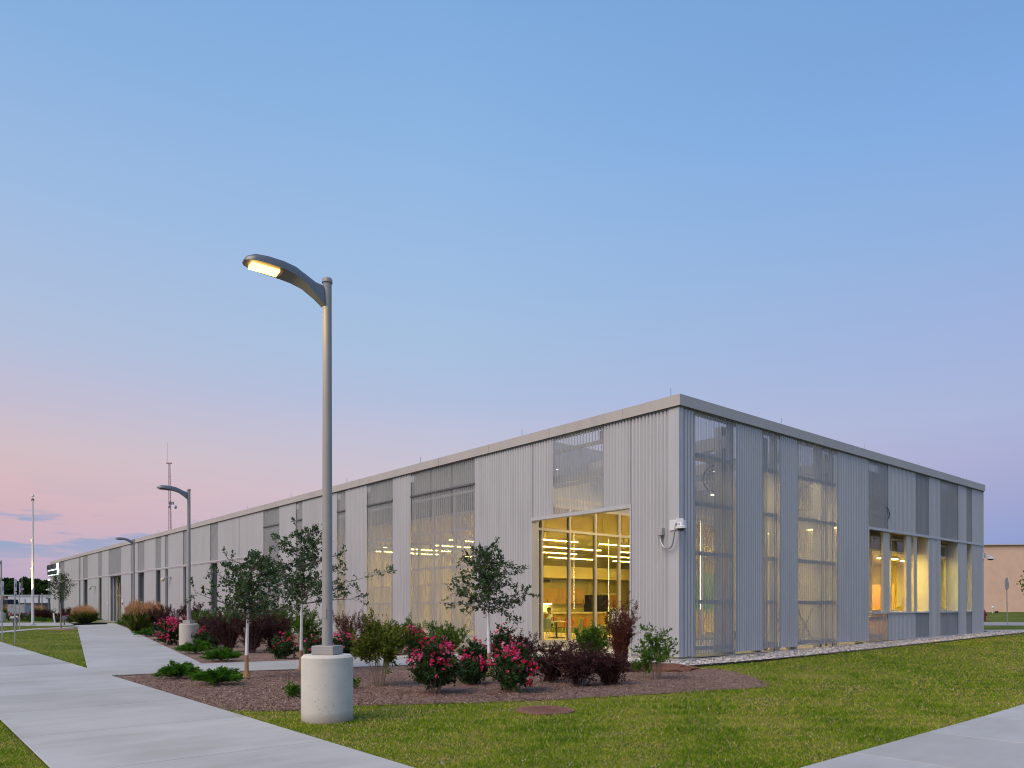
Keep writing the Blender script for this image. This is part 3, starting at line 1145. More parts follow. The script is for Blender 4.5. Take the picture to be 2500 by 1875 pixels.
ribbed('ribbed_panel', 'E', .145, yw(1697) - .003, ZB, ZC, M_panel)
E(1697, 1797, 'P', ZB + .04, ZC)
E(1797, 1863, 'R', ZB + .04, ZC)
E(1863, 1904, 'P', ZB + .07, ZC)
E(1904, 1948, 'R', ZB + .07, ZC)
E(1948, 2044, 'P', ZB + .09, ZC)
E(2044, 2120.5, 'R', ZB + .10, ZC)
W0 = yw(2121)
for a, b, k in ((2121, 2168, 'P'), (2168, 2236, 'R'), (2236, 2267, 'P'), (2267, 2296, 'R'), (2296, 2339, 'P'), (2339, 2360, 'R'), (2360, 2372, 'P'), (2372, 2400, 'R')):
    E(a, b, k, ZF + .03, ZC)
ZSILL = 1.22
for a, b, k in ((2121, 2168, 'P'), (2168, 2236, 'R'), (2236, 2267, 'P'), (2296, 2339, 'P'), (2360, 2372, 'P')):
    E(a, b, k, .17 if a < 2230 else .22, ZSILL - .04)
for a, b in ((2267, 2296), (2339, 2360), (2372, 2400)):
    E(a, b, 'R', .22, ZF - .06)
YE = yw(2400)
f = MB()
f.box(-.12, .03, W0 - .05, YE, ZF - .06, ZF + .028)
f.build('flashing', M_trim, bld)
for a, b in ((2121, 2268), (2295, 2340), (2359, 2373)):
    MB().box(-.42, .03, yw(a) - .03, yw(b) + .03, ZSILL - .04, ZSILL + .02).build('sill', M_trim, bld)
MB().box(-.42, .02, W0 - .05, W0, ZSILL + .02, ZF - .06).build('jamb', M_trim, bld)
MB().box(-.03, .03, yw(2236), YE, .165, .215).build('base_flashing', M_trim, bld)
MB().box(-.05, .016, YE - .07, YE + .04, .2, ZC).build('corner_trim', M_trim, bld)
# wall closing the building behind the far end of the end wall
for a, b in ((2236, 2267), (2296, 2339), (2360, 2372)):
    MB().box(-.4, -.12, yw(a), yw(b), ZF - .02, 5.9 if a == 2296 else ZC).build('inner_wall', M_backing, bld)
    MB().box(-.4, -.12, yw(a), yw(b), .1, ZSILL - .06).build('inner_wall', M_backing, bld)
for a, b in ((2267, 2296), (2339, 2360), (2372, 2399)):
    MB().box(-.4, -.06, yw(a), yw(b), .1, ZC).build('inner_wall', M_backing, bld)
    f = MB()
    f.box(-.42, .005, yw(a) - .006, yw(a) + .03, ZSILL + .02, ZF - .06)
    f.box(-.42, .005, yw(b) - .03, yw(b) + .006, ZSILL + .02, ZF - .06)
    f.build('jamb', M_trim, bld)
MB().box(-.4, -.08, yw(2170), yw(2236), ZF - .02, ZC).build('inner_wall', M_backing, bld)
MB().box(-20, -.02, YE - .02, YE + .02, 0, ZC).build('inner_wall', M_panel, bld)


# ---- parapet coping in lengths
def coping(side, u0, u1):
    b = MB()
    if side == 'F':
        b.box(-u1 + .006, -u0 - .006, -.075, .35, ZC, ZT)
    else:
        b.box(-.35, .075, u0 + .006, u1 - .006, ZC, ZT)
    b.build('coping', M_coping, bld)
    d = MB()
    if side == 'F':
        d.box(-u1, -u0, -.03, .3, ZC - .03, ZC - .003)
    else:
        d.box(-.3, .03, u0, u1, ZC - .03, ZC - .003)
    d.build('drip_edge', M_steel_dk, bld)


b = MB()
b.box(-1.9, .075, -.075, .35, ZC, ZT)
b.box(-.35, .075, .353, 1.9, ZC, ZT)
b.build('coping', M_coping, bld)
MB().box(-1.9, -.31, -.03, .3, ZC - .03, ZC - .003).box(-.3, .03, -.03, 1.9, ZC - .03, ZC - .003).build('drip_edge', M_steel_dk, bld)
u = 1.9
while u < END:
    v = min(u + 3.05, END)
    coping('F', u, v)
    u = v
u = 1.9
first = 3.02
while u < YE:
    v = min(first if u < 2 else u + 3.05, YE + .05)
    coping('E', u, v)
    u = v
# ---- lightning rods on the parapet
def rod(x, y):
    b = MB()
    b.lathe([(.02, 0), (.02, .03), (.013, .05), (.011, .27), (.002, .29)], (x, y, ZT), 6)
    b.build('lightning_rod', M_galv, bld, True)


for k in range(16):
    rod(-.37 - k * 6.1, .12)
for p in (1916, 2119, 2251, 2366):
    rod(-.12, yw(p))
# ---- concrete curb pieces under the screens
def curb(x0, x1, y0, y1, z):
    o = MB().box(x0, x1, y0, y1, -.05, z).build('curb', M_curb, bld, bevel=.012)


for a, b in ((-1.85, -1.2), (-1.18, -.55), (-.53, .0)):
    curb(a, b, -.30, .2, .055)
curb(.002, .30, -.32, .55, .055)
y = .56
k = 0
while y < 15.0:
    Lk = (1.45, 1.9, 1.2)[k % 3]
    curb(-.05, .17 + .02 * (k % 2), y, y + Lk - .03, .035 + .0105 * max(0, y - 2) + (.015 if k % 2 else 0))
    y += Lk
    k += 1
MB().box(-END, -5.95, .02, .12, -.04, .09).build('foundation', M_curb, bld)
for yk in (.62, 2.65, 4.05, 5.05, 6.1, 7.66, 8.75, 11.0):
    MB().box(-.16, -.06, yk - .05, yk + .05, 0, .2).build('post_foot', M_steel, bld)
# ---- girts and posts behind the end-wall screens
for a, b in ((1697, 1797), (1863, 1904), (1948, 2044)):
    for z in (.30, 1.57, 2.9, 4.25, 5.57):
        MB().box(-.17, -.065, yw(a), yw(b), z - .055, z + .055).build('girt', M_steel, bld)
    for yk in (yw(a) - .06, yw(b) + .05):
        MB().box(-.32, -.175, yk - .08, yk + .08, 0, ZC).build('post', M_steel, bld)
MB().box(-.32, -.06, yw(2009) - .05, yw(2009) + .05, 0, ZC).build('post', M_steel, bld)
for (a, b, zs) in ((2121, 2168, (.35, 1.0, 4.9, 5.57)),):
    for z in zs:
        MB().box(-.17, -.065, yw(a), yw(b), z - .05, z + .05).build('girt', M_steel, bld)
for z in (5.2, 6.3):
    MB().box(-PV1, -PV0, .06, .14, z - .05, z + .05).build('girt', M_steel, bld)
# patio columns and pergola beams
M_beam = simple('beam_paint', (.46, .45, .44), .5, .1, .06)
for (x, y) in ((-.6, 2.75), (-.6, 5.0), (-.6, 8.9)):
    MB().box(x - .12, x + .12, y - .12, y + .12, 0, 6.7).build('column', M_beam, bld)
for y in (2.75, 5.9, 8.9):
    MB().box(-5.9, -.35, y - .1, y + .1, 6.05, 6.42).build('beam', M_beam, bld)
MB().box(-3.2, -2.95, .36, 10.8, 6.43, 6.7).build('beam', M_beam, bld)
MB().box(-5.8, -.36, .36, .5, 5.35, 5.6).build('beam', M_beam, bld)

# ---- main hall and patio interior
M_olive_w = simple('hall_wall', (.38, .35, .15), .8, 0, .05, 2)
M_band = simple('hall_band', (.80, .70, .42), .75, 0, .04, 2)
M_floor = simple('hall_floor', (.55, .45, .26), .35, 0, .12, 3)
M_patio = concrete_mat('patio_concrete', (.40, .38, .34))
M_beige = simple('beige_wall', (.58, .50, .34), .8, 0, .05, 1.5)
HX0, HX1, HY0, HY1 = -23.0, -5.9, 1.0, 25.0
MB().box(HX0 - .2, -.35, .13, HY1, -.03, .06).build('room_floor', [M_floor][0], bld)
MB().box(-5.8, -.02, .02, 10.85, .062, .075).build('patio_floor', M_patio, bld)
w = MB()
w.box(HX0 - .2, HX0, HY0, HY1, .06, 5.2)
w.box(HX0, HX1, HY1, HY1 + .2, .06, 5.2)
w.build('room_wall', M_olive_w, bld)
MB().box(HX0 + .003, HX0 + .9, 12.0, 24.0, 3.25, 4.0).build('soffit_band', M_band, bld)
MB().box(HX0 - .2, HX1, HY0 + .1, HY1 + .2, 5.0, 5.12).build('room_ceiling', M_ceil, bld)
MB().box(-END + .3, HX1 - .1, .4, 24, 6.3, 6.5).box(HX1 - .1, -.4, 11.0, 22.4, 6.3, 6.5).build('roof', M_dark, bld)
MB().box(HX1 - .3, HX1 - .02, HY0, 11.0, 4.85, 6.95).build('upper_wall', M_panel, bld)
MB().box(-5.9, -.4, 10.85, 11.0, .06, 6.5).build('patio_wall', M_beige, bld)
# tall glazing of the hall towards the patio (runs back from the front wall)
mul = [.27, .47, 1.74, 3.02, 4.27, 5.5, 6.75, 8.0, 9.25, 10.5]
glz = MB()
for y in mul:
    glz.box(-5.98, -5.84, y - .035, y + .035, .28, 4.85)
for z, h in ((.24, .09), (3.98, .04), (4.8, .05)):
    for y0, y1 in zip(mul[:-1], mul[1:]):
        glz.box(-5.975, -5.845, y0 + .036, y1 - .036, z - h, z + h)
gw = glz.build('window', M_frame_w, bld)
for y0, y1 in zip(mul[:-1], mul[1:]):
    for z0, z1 in ((.33, 3.94), (4.02, 4.75)):
        MB().quad((-5.91, y0 + .03, z0), (-5.91, y1 - .03, z0), (-5.91, y1 - .03, z1), (-5.91, y0 + .03, z1)).build('pane', M_glass, gw)
MB().box(-6.1, -5.85, .3, 10.85, .03, .145).build('window_curb', M_curb, bld)
# storefront behind the front screens
sf = MB()
xs_ = np.arange(-23, -6.2, 1.5)
for x in xs_:
    sf.box(x - .035, x + .035, HY0 - .06, HY0 + .06, .06, 5.0)
for z in (.12, 2.3, 4.0):
    sf.box(-23, -6.0, HY0 - .05, HY0 + .05, z - .04, z + .04)
s_ = sf.build('window', M_frame_w, bld)
for x in xs_[:-1]:
    MB().quad((x + .03, HY0, .1), (x + 1.47, HY0, .1), (x + 1.47, HY0, 4.95), (x + .03, HY0, 4.95)).build('pane', M_glass, s_)
MB().box(-UN, HX0 - .2, .9, 1.05, 0, 5).build('inner_wall', M_olive_w, bld)

# ---- room behind the end-wall windows
M_cream = simple('cream_wall', (.66, .57, .22), .8, 0, .04, 1.5)
MB().box(-9.2, -9.0, 11.0, 22.6, .06, 5).build('room_wall', M_cream, bld)
MB().box(-9.0, -.45, 11.0, 22.6, 3.55, 3.62).build('room_ceiling', M_ceil, bld)
MB().box(-9.0, -.35, 11.0, 22.6, .10, .14).build('room_floor', M_floor, bld)
MB().box(-9.0, -.45, 22.3, 22.42, .14, 3.55).build('room_wall', M_cream, bld)
MB().box(-3.4, -2.9, 16.9, 17.1, .14, 3.55).build('room_wall', M_cream, bld)
for a, b in ((2124, 2155), (2172, 2212), (2237, 2266), (2297, 2338), (2360, 2372)):
    y0, y1 = yw(a, -.5) , yw(b, -.5)
    if a == 2360:
        y0, y1 = yw(2360) + .02, yw(2372) - .02
    if a == 2297:
        y0, y1 = yw(2296) + .02, yw(2339) - .02
    w = MB()
    w.box(-.55, -.44, y0, y0 + .07, ZSILL + .02, 4.1)
    w.box(-.55, -.44, y1 - .07, y1, ZSILL + .02, 4.1)
    w.box(-.55, -.44, y0 + .07, y1 - .07, 4.02, 4.1)
    w.box(-.55, -.44, y0 + .07, y1 - .07, ZSILL + .02, ZSILL + .1)
    fr_ = w.build('window', M_frame_w if a < 2230 else M_frame, bld)
    MB().quad((-.5, y0 + .07, ZSILL + .1), (-.5, y1 - .07, ZSILL + .1), (-.5, y1 - .07, 4.02), (-.5, y0 + .07, 4.02)).build('pane', M_glass if a < 2230 else M_glass_dk, fr_)
M_postc = simple('cream_post', (.62, .56, .46), .5, .1, .04)
for a, b in ((2155, 2170), (2211, 2223), (2229, 2237)):
    MB().box(-.17, -.07, yw(a, -.1), yw(b, -.1), ZSILL + .021, ZF - .062).build('post', M_postc, bld)
M_ply = simple('maple_ply', (.50, .26, .07), .5, 0, .14, 3, stretch=(1, 1, .3))

# ================================================================== LAMPS AND FURNITURE INSIDE
def linear_light(x, y0, y1, z):
    t = thing('linear_light', 'slim glowing strip light hung from the hall ceiling', 'strip light', (x, y0, z), 'strip lights in the hall')
    MB().box(x - .03, x + .03, y0, y1, z + .012, z + .05).build('housing', M_frame_w, t)
    MB().box(x - .020, x + .020, y0 + .02, y1 - .02, z, z + .011).build('tube', M_strip, t)
    for y in (y0 + .3, y1 - .3):
        MB().box(x - .006, x + .006, y - .006, y + .006, z + .05, 5.0).build('hanger', M_steel, t)


for x, segs in ((-8.2, ((2.2, 6.2), (7.6, 11.6), (13, 17))), (-10.9, ((3.2, 7.2), (8.6, 12.6), (14, 18))), (-13.6, ((2.2, 6.2), (7.6, 11.6), (13, 17), (18.5, 22.5))),
                (-16.3, ((3.2, 7.2), (8.6, 12.6), (14, 18), (19.4, 23.4))), (-19.0, ((2.2, 6.2), (7.6, 11.6), (13, 17), (18.5, 22.5))), (-21.4, ((3.2, 7.2), (8.6, 12.6)))):
    for (a, b) in segs:
        linear_light(x, a, b, 4.25)
# two upright light tubes standing in the patio (mirrored in the hall glass)
M_tube = emis('tube_glow', (1.0, .82, .42), 26)
for i, (x, y, z0, z1) in enumerate(((-2.9, 5.0, 1.35, 4.35), (-3.3, 6.6, .7, 4.2))):
    t = thing('light_tube', ('shorter glowing upright light tube on the patio', 'longer glowing upright light tube farther back on the patio')[i], 'light tube', (x, y, .09))
    MB().lathe([(.014, 0), (.014, z1 - z0)], (x, y, z0), 8).build('tube', M_tube, t, True)
    MB().lathe([(.02, 0), (.02, z0 - .11)], (x, y, .11), 8).build('stand', M_steel, t, True)
    MB().lathe([(.16, 0), (.16, .02)], (x, y, .09), 16).build('foot', M_steel_dk, t, True)
# round downlights under the patio beams
M_disc = emis('downlight_glow', (1.0, .84, .5), 30)
for i, (px, py) in enumerate(((1356.5, 1148), (1379.5, 1188))):
    Zd = 25.0 + 3.4 * i
    p = at(px, Zd, hz(py, Zd))
    t = thing('downlight', ('round glowing downlight behind the screen above the opening', 'second round downlight, lower and deeper behind the screen')[i], 'downlight', p)
    MB().lathe([(.10, 0), (.10, .012)], p, 16).build('diffuser', M_disc, t)
    MB().lathe([(.115, 0), (.115, .1), (.05, .12)], p + Vector((0, 0, .014)), 16).build('housing', M_steel, t, True)
    MB().lathe([(.01, 0), (.01, 6.3 - p.z - .13)], p + Vector((0, 0, .134)), 6).build('rod', M_steel, t)


for i, (x, y) in enumerate(((-1.3, 3.6), (-1.3, 7.4), (-4.2, 2.4), (-4.2, 7.6))):
    t = thing('downlight', ('round downlight under the patio beam behind the corner screen', 'round downlight under the patio beam behind the double screen', 'round downlight under the beam before the hall glass', 'round downlight deep in the patio')[i], 'downlight', (x, y, 5.9))
    MB().lathe([(.09, 0), (.09, .012)], (x, y, 5.6), 16).build('diffuser', M_disc, t)
    MB().lathe([(.11, 0), (.11, .1), (.02, .12), (.02, .8)], (x, y, 5.614), 16).build('housing', M_steel, t, True)
    dl = bpy.data.lights.new('patio_downlight', 'AREA')
    dl.shape = 'DISK'
    dl.size = .18
    dl.energy = 60
    dl.color = (1, .72, .28)
    do = bpy.data.objects.new('patio_downlight', dl)
    COL.objects.link(do)
    do.parent = t
    do.matrix_parent_inverse = Matrix.Translation(-t.location)
    do.location = (x, y, 5.59)


# wall-mounted drum fans on the patio columns
def fan(i, loc, face):
    loc = Vector(loc)
    lab = ('black drum fan behind the perforated screen next to the building corner', 'black drum fan behind the double screen in the middle of the end wall',
           'black drum fan behind the screen above the wide window')[i]
    t = thing('drum_fan', lab, 'fan', loc)
    ax = Vector(face).normalized()
    ex = ax.orthogonal().normalized()
    ey = ax.cross(ex)
    c = MB()
    for off, rr in ((-.14, .40), (.14, .40), (.0, .42)):
        pts = [loc + ax * off + (ex * math.cos(a) + ey * math.sin(a)) * rr for a in [2 * math.pi * k / 32 for k in range(33)]]
        c.tube(pts, .014, 6)
    for s_ in (-.14, .14):
        for rr in (.1, .2, .3):
            pts = [loc + ax * s_ + (ex * math.cos(a) + ey * math.sin(a)) * rr for a in [2 * math.pi * k / 24 for k in range(25)]]
            c.tube(pts, .006, 4)
        for k in range(20):
            a = 2 * math.pi * k / 20
            d_ = ex * math.cos(a) + ey * math.sin(a)
            c.bar(loc + ax * s_ + d_ * .06, loc + ax * s_ + d_ * .40, .008)
    c.build('cage', M_black, t)
    MB().lathe([(.09, -.1), (.09, .1)], loc, 12, axis=ax).build('motor', M_black, t, True)
    for k in range(4):
        a = math.pi / 2 * k + .4
        d_ = ex * math.cos(a) + ey * math.sin(a)
        e_ = ax.cross(d_)
        MB().obox(loc + d_ * .22, d_ * .14, (e_ * .8 + ax * .5).normalized() * .07, (ax * .8 - e_ * .5).normalized() * .004).build('blade', M_galv, t)
    MB().tube([loc + Vector((0, 0, .42)), loc + Vector((.15, .35, .62)), loc + Vector((.25, .75, .62))], .025, 6).build('bracket', M_black, t, True)


fan(0, at(1750, 22.6, hz(1168, 22.6)), (.55, -.75, -.25))
fan(1, at(1966, 25.6, hz(1218, 25.6)), (.55, -.75, -.25))
fan(2, at(2141, 28.0, hz(1256, 28.0)), (.55, -.75, -.25))

# hall furniture
M_counter = simple('oak_front', (.42, .27, .07), .5, 0, .15, 4, stretch=(1, 1, .3))
M_top = simple('counter_top', (.72, .66, .5), .35, 0, .05)
M_chair_g = simple('teal_shell', (.20, .30, .24), .45, 0, .05)
M_chair_o = simple('orange_shell', (.48, .13, .03), .45, 0, .05)
t = thing('serving_counter', 'long oak-fronted counter with a pale top across the hall', 'counter', (-21.3, 18, .06))
MB().box(-21.9, -21.3, 15.2, 22.6, .14, .98).build('front', M_counter, t)
MB().box(-22.0, -21.2, 15.1, 22.7, .98, 1.08).build('top', M_top, t)
MB().box(-21.85, -21.35, 15.3, 22.5, .06, .14).build('plinth', M_black, t)
t = thing('wall_cabinets', 'oak wall cupboards with paired doors above the back worktop', 'cabinet', (-22.9, 17, 1.6))
for k in range(5):
    o = MB().box(-22.98, -22.6, 15.6 + k * .82, 15.6 + k * .82 + .81, 1.62, 2.62).build('door', M_counter, t)
    MB().box(-22.6, -22.58, 15.6 + k * .82 + .70, 15.6 + k * .82 + .73, 1.7, 1.9).build('handle', M_black, o)
t = thing('back_worktop', 'pale back worktop under the wall cupboards', 'worktop', (-22.7, 17, .06))
MB().box(-22.98, -22.4, 15.2, 19.6, .06, .96).build('base', M_counter, t)
MB().box(-22.98, -22.35, 15.2, 19.6, .961, 1.0).build('top', M_top, t)
MB().box(-22.8, -22.62, 15.7, 16.7, 1.585, 1.61).build('under_light', M_strip_w, t)
t = thing('refrigerator', 'tall black refrigerator beside the cupboards', 'refrigerator', (-22.6, 20.5, .06))
MB().box(-22.98, -22.2, 20.0, 21.0, .08, 2.2).build('cabinet', M_black, t, bevel=.02)
MB().box(-22.19, -22.14, 20.08, 20.12, .9, 1.9).build('handle', M_galv, t)
t = thing('door_leaf', 'orange timber door with a glazed side light at the back of the hall', 'door', (-22.95, 22.6, .06))
MB().box(-22.99, -22.93, 22.55, 23.5, .06, 2.25).build('leaf', M_ply, t)
MB().box(-22.99, -22.93, 21.75, 22.4, .9, 2.2).build('side_light', M_black, t)
MB().box(-22.99, -22.9, 21.6, 23.6, 2.26, 2.36).box(-22.99, -22.9, 22.42, 22.53, .06, 2.255).build('frame', M_top, t)


def chair(name, loc, ang, mat, label, group='shell chairs in the hall'):
    t = thing(name, label, 'chair', (0, 0, 0), group)
    bm = bmesh.new()
    # curved shell back
    nu, nv = 7, 6
    grid = []
    for j in range(nv):
        row = []
        for i in range(nu):
            u_ = (i / (nu - 1) - .5) * 2
            v_ = j / (nv - 1)
            w_ = .23 * (1 - .25 * max(0, v_ - .6) ** 1.2 * 2)
            row.append(bm.verts.new((u_ * w_, .20 - .07 * u_ * u_ + .06 * v_, .46 + .40 * v_)))
        grid.append(row)
    for j in range(nv - 1):
        for i in range(nu - 1):
            bm.faces.new((grid[j][i], grid[j][i + 1], grid[j + 1][i + 1], grid[j + 1][i]))
    me = bpy.data.meshes.new('backrest')
    bm.to_mesh(me)
    bm.free()
    me.materials.append(mat)
    o = bpy.data.objects.new('backrest', me)
    COL.objects.link(o)
    o.parent = t
    sd = o.modifiers.new('thick', 'SOLIDIFY')
    sd.thickness = .014
    MB().box(-.22, .22, -.22, .2, .44, .465).build('seat', mat, t, bevel=.02)
    for sx in (-1, 1):
        for sy in (-1, 1):
            MB().tube([(sx * .15, sy * .14, .44), (sx * .22, sy * .24, .0)], .011, 6).build('leg', M_galv, t)
    t.location = loc
    t.rotation_euler = (0, 0, ang)
    return t


tb = Vector((-11.5, 6.5, .06))
t = thing('cafe_table', 'round pale table on a dark column in the hall', 'table', tb)
MB().lathe([(.5, 0), (.52, .012), (.52, .03), (.5, .035)], tb + Vector((0, 0, .70)), 28).build('table_top', M_top, t, True)
MB().lathe([(.04, 0), (.04, .70)], tb, 12).build('column', M_black, t, True)
fb = MB()
for k in range(4):
    d_ = Vector((math.cos(k * math.pi / 2 + .4), math.sin(k * math.pi / 2 + .4), 0))
    fb.bar(tb + Vector((0, 0, .03)), tb + d_ * .4 + Vector((0, 0, .02)), .06, .03)
fb.build('foot', M_black, t)
chair('shell_chair', Vector((-10.98, 5.5, .06)), R(200), M_chair_g, 'green shell chair with its back to the front wall beside the table')
chair('shell_chair', Vector((-11.1, 7.4, .06)), R(-60), M_chair_g, 'green shell chair at the patio side of the table')
chair('shell_chair', Vector((-12.3, 7.95, .06)), R(20), M_chair_o, 'orange shell chair behind the table')
chair('shell_chair', Vector((-12.6, 9.2, .06)), R(-90), M_chair_o, 'orange shell chair standing apart beyond the table')
chair('shell_chair', Vector((-12.28, 6.95, .06)), R(-32), M_chair_g, 'green shell chair on which the man sits')
# things on the table
t = thing('water_bottle', 'tall red drinking bottle on the table', 'bottle', tb + Vector((-.05, -.12, .735)))
M_red = simple('red_plastic', (.45, .015, .02), .4, 0, .05)
MB().lathe([(.035, 0), (.037, .15), (.02, .2), (.018, .23)], t.location, 12).build('body', M_red, t, True)
MB().lathe([(.024, 0), (.024, .04)], t.location + Vector((0, 0, .232)), 10).build('cap', M_red, t, True)
M_cup = simple('lilac_plastic', (.45, .28, .55), .4, 0, .05)
for i, q in enumerate(((.12, .22), (-.12, -.34))):
    p = tb + Vector((q[0], q[1], .735))
    tag(MB().lathe([(.028, 0), (.036, .11), (.032, .11), (.025, .01)], p, 12).build('cup', M_cup, None, True),
        ('lilac cup in the middle of the table', 'lilac cup beside the red bottle')[i], 'cup')


# ---- seated man at the table (one continuous body grown over a skeleton)
def person_at(loc, ang):
    J = {'pel': (0, 0, .52), 'wai': (0, .03, .68), 'che': (0, .0, .88), 'nec': (0, -.05, 1.05), 'hd0': (0, -.09, 1.14), 'hd1': (0, -.11, 1.22), 'hd2': (0, -.10, 1.30)}
    Rr = {'pel': (.155, .12), 'wai': (.135, .11), 'che': (.16, .115), 'nec': (.058, .058), 'hd0': (.062, .072), 'hd1': (.075, .095), 'hd2': (.062, .075)}
    Ed = [('pel', 'wai'), ('wai', 'che'), ('che', 'nec'), ('nec', 'hd0'), ('hd0', 'hd1'), ('hd1', 'hd2')]
    for s_, k in ((-1, 'l'), (1, 'r')):
        J.update({k + 'sh': (s_ * .19, -.01, .96), k + 'el': (s_ * .25, -.16, .76), k + 'wr': (s_ * .13, -.38, .79), k + 'ha': (s_ * .09, -.45, .79),
                  k + 'hp': (s_ * .09, -.02, .50), k + 'kn': (s_ * .12, -.43, .50), k + 'an': (s_ * .12, -.40, .08), k + 'to': (s_ * .13, -.55, .04)})
        Rr.update({k + 'sh': (.065, .065), k + 'el': (.047, .047), k + 'wr': (.03, .03), k + 'ha': (.03, .022), k + 'hp': (.09, .09), k + 'kn': (.062, .062), k + 'an': (.042, .042), k + 'to': (.04, .028)})
        Ed += [('che', k + 'sh'), (k + 'sh', k + 'el'), (k + 'el', k + 'wr'), (k + 'wr', k + 'ha'), ('pel', k + 'hp'), (k + 'hp', k + 'kn'), (k + 'kn', k + 'an'), (k + 'an', k + 'to')]
        for fi in range(5):        # fingers
            n_ = f'{k}f{fi}'
            if fi == 0:
                J[n_] = (s_ * .045, -.43, .795)
            else:
                J[n_] = (s_ * (.115 - .019 * fi), -.53 + .008 * abs(fi - 2), .785)
            Rr[n_] = (.009, .009)
            Ed.append((k + 'ha', n_))
    names = list(J)
    me = bpy.data.meshes.new('person')
    me.from_pydata([J[n_] for n_ in names], [(names.index(a), names.index(b)) for a, b in Ed], [])
    o = bpy.data.objects.new('person', me)
    COL.objects.link(o)
    sk = o.modifiers.new('skin', 'SKIN')
    sv = me.skin_vertices[0].data
    for i, n_ in enumerate(names):
        sv[i].radius = Rr[n_]
        sv[i].use_root = (n_ == 'pel')
    ss = o.modifiers.new('sub', 'SUBSURF')
    ss.levels = ss.render_levels = 2
    dg = bpy.context.evaluated_depsgraph_get()
    me2 = bpy.data.meshes.new_from_object(o.evaluated_get(dg))
    o.modifiers.clear()
    o.data = me2
    me2.materials.clear()
    for q in (simple('skin', (.22, .11, .06), .5, 0, .06), simple('pale_blue_shirt', (.45, .55, .62), .8, 0, .06), simple('dark_trousers', (.035, .035, .045), .8, 0, .1), M_black):
        me2.materials.append(q)
    for p in me2.polygons:
        c = p.center
        p.use_smooth = True
        p.material_index = 0 if (c.z > 1.05 or (c.y < -.35 and .72 < c.z < .86)) else (1 if c.z > .6 else (3 if c.z < .09 else 2))
    o.location = loc
    o.rotation_euler = (0, 0, ang)
    tag(o, 'seated man in a pale blue shirt leaning over the hall table', 'person')
    hair = bpy.data.meshes.new('hair')
    bm = bmesh.new()
    bmesh.ops.create_uvsphere(bm, u_segments=14, v_segments=10, radius=1)
    for v in list(bm.verts):
        v.co = Vector((v.co.x * .083, v.co.y * .1 - .085, v.co.z * .085 + 1.265))
    bmesh.ops.delete(bm, geom=[v for v in bm.verts if v.co.z < 1.24 and v.co.y < -.075], context='VERTS')
    bm.to_mesh(hair)
    bm.free()
    hair.materials.append(M_black)
    h = bpy.data.objects.new('hair', hair)
    COL.objects.link(h)
    h.parent = o
    f_ = MB()
    for s_ in (-1, 1):
        f_.lathe([(.001, -.012), (.012, -.006), (.012, .006), (.001, .012)], (s_ * .03, -.197, 1.225), 8, axis=(0, 1, 0))
        f_.lathe([(.004, -.008), (.02, 0), (.004, .008)], (s_ * .08, -.1, 1.215), 8, axis=(1, 0, 0))
    f_.tube([(0, -.198, 1.235), (0, -.218, 1.195), (0, -.20, 1.188)], [.008, .014, .008], 6)
    f_.box(-.025, .025, -.2, -.19, 1.158, 1.165)
    f_.build('face_details', bpy.data.materials['skin'], o)
    return o


person_at(Vector((-12.3, 6.92, .06)), R(-32))

t = thing('lounge_chair', 'tall teal lounge chair standing in the hall right of the table', 'chair', (-13.8, 12.2, .06))
MB().box(-14.15, -13.45, 11.85, 12.55, .2, .48).build('seat', M_chair_g, t, bevel=.04)
MB().box(-13.44, -13.3, 11.85, 12.55, .2, 1.35).build('backrest', M_chair_g, t, bevel=.04)
for q in ((-14.1, 11.9), (-14.1, 12.5), (-13.4, 11.9), (-13.4, 12.5)):
    MB().box(q[0] - .02, q[0] + .02, q[1] - .02, q[1] + .02, .06, .2).build('leg', M_galv, t)
t = thing('writing_board', 'green glass writing board in the hall behind the corner screen', 'writing board', (-7.5, 11, 1.3))
MB().box(-7.53, -7.5, 9.4, 12.8, 1.25, 2.95).build('glass_sheet', simple('green_glass_board', (.10, .42, .22), .25, 0, .08, 2), t)
MB().box(-7.56, -7.47, 9.3, 12.9, 1.16, 1.24).build('tray', M_galv, t)
for yy in (9.6, 12.6):
    MB().box(-7.56, -7.5, yy - .03, yy + .03, .06, 1.16).build('leg', M_galv, t)
# litter bin on the patio
p = gp(1514, 1578, .09)
p = at(1514, 24.2, .09)
t = thing('litter_bin', 'tall cream litter bin with a dark side opening standing on the patio', 'litter bin', p)
MB().lathe([(.25, 0), (.25, .04)], p, 24).build('base', M_steel_dk, t)
for k in range(22):
    a = 2 * math.pi * k / 22
    MB().box(p.x + .25 * math.cos(a) - .014, p.x + .25 * math.cos(a) + .014, p.y + .25 * math.sin(a) - .014, p.y + .25 * math.sin(a) + .014, p.z + .04, p.z + .86).build('slat', M_postc, t)
MB().lathe([(.21, 0), (.21, .8)], p + Vector((0, 0, .045)), 20).build('liner', M_steel_dk, t, True)
MB().lathe([(.27, 0), (.27, .3), (.25, .34), (.1, .36)], p + Vector((0, 0, .865)), 24).build('hood', M_postc, t, True)
q = p - FWD * .262 + RIGHT * .09
MB().obox(q + Vector((0, 0, 1.03)), RIGHT * .06, FWD * .012, Vector((0, 0, .08))).build('opening', M_black, t)

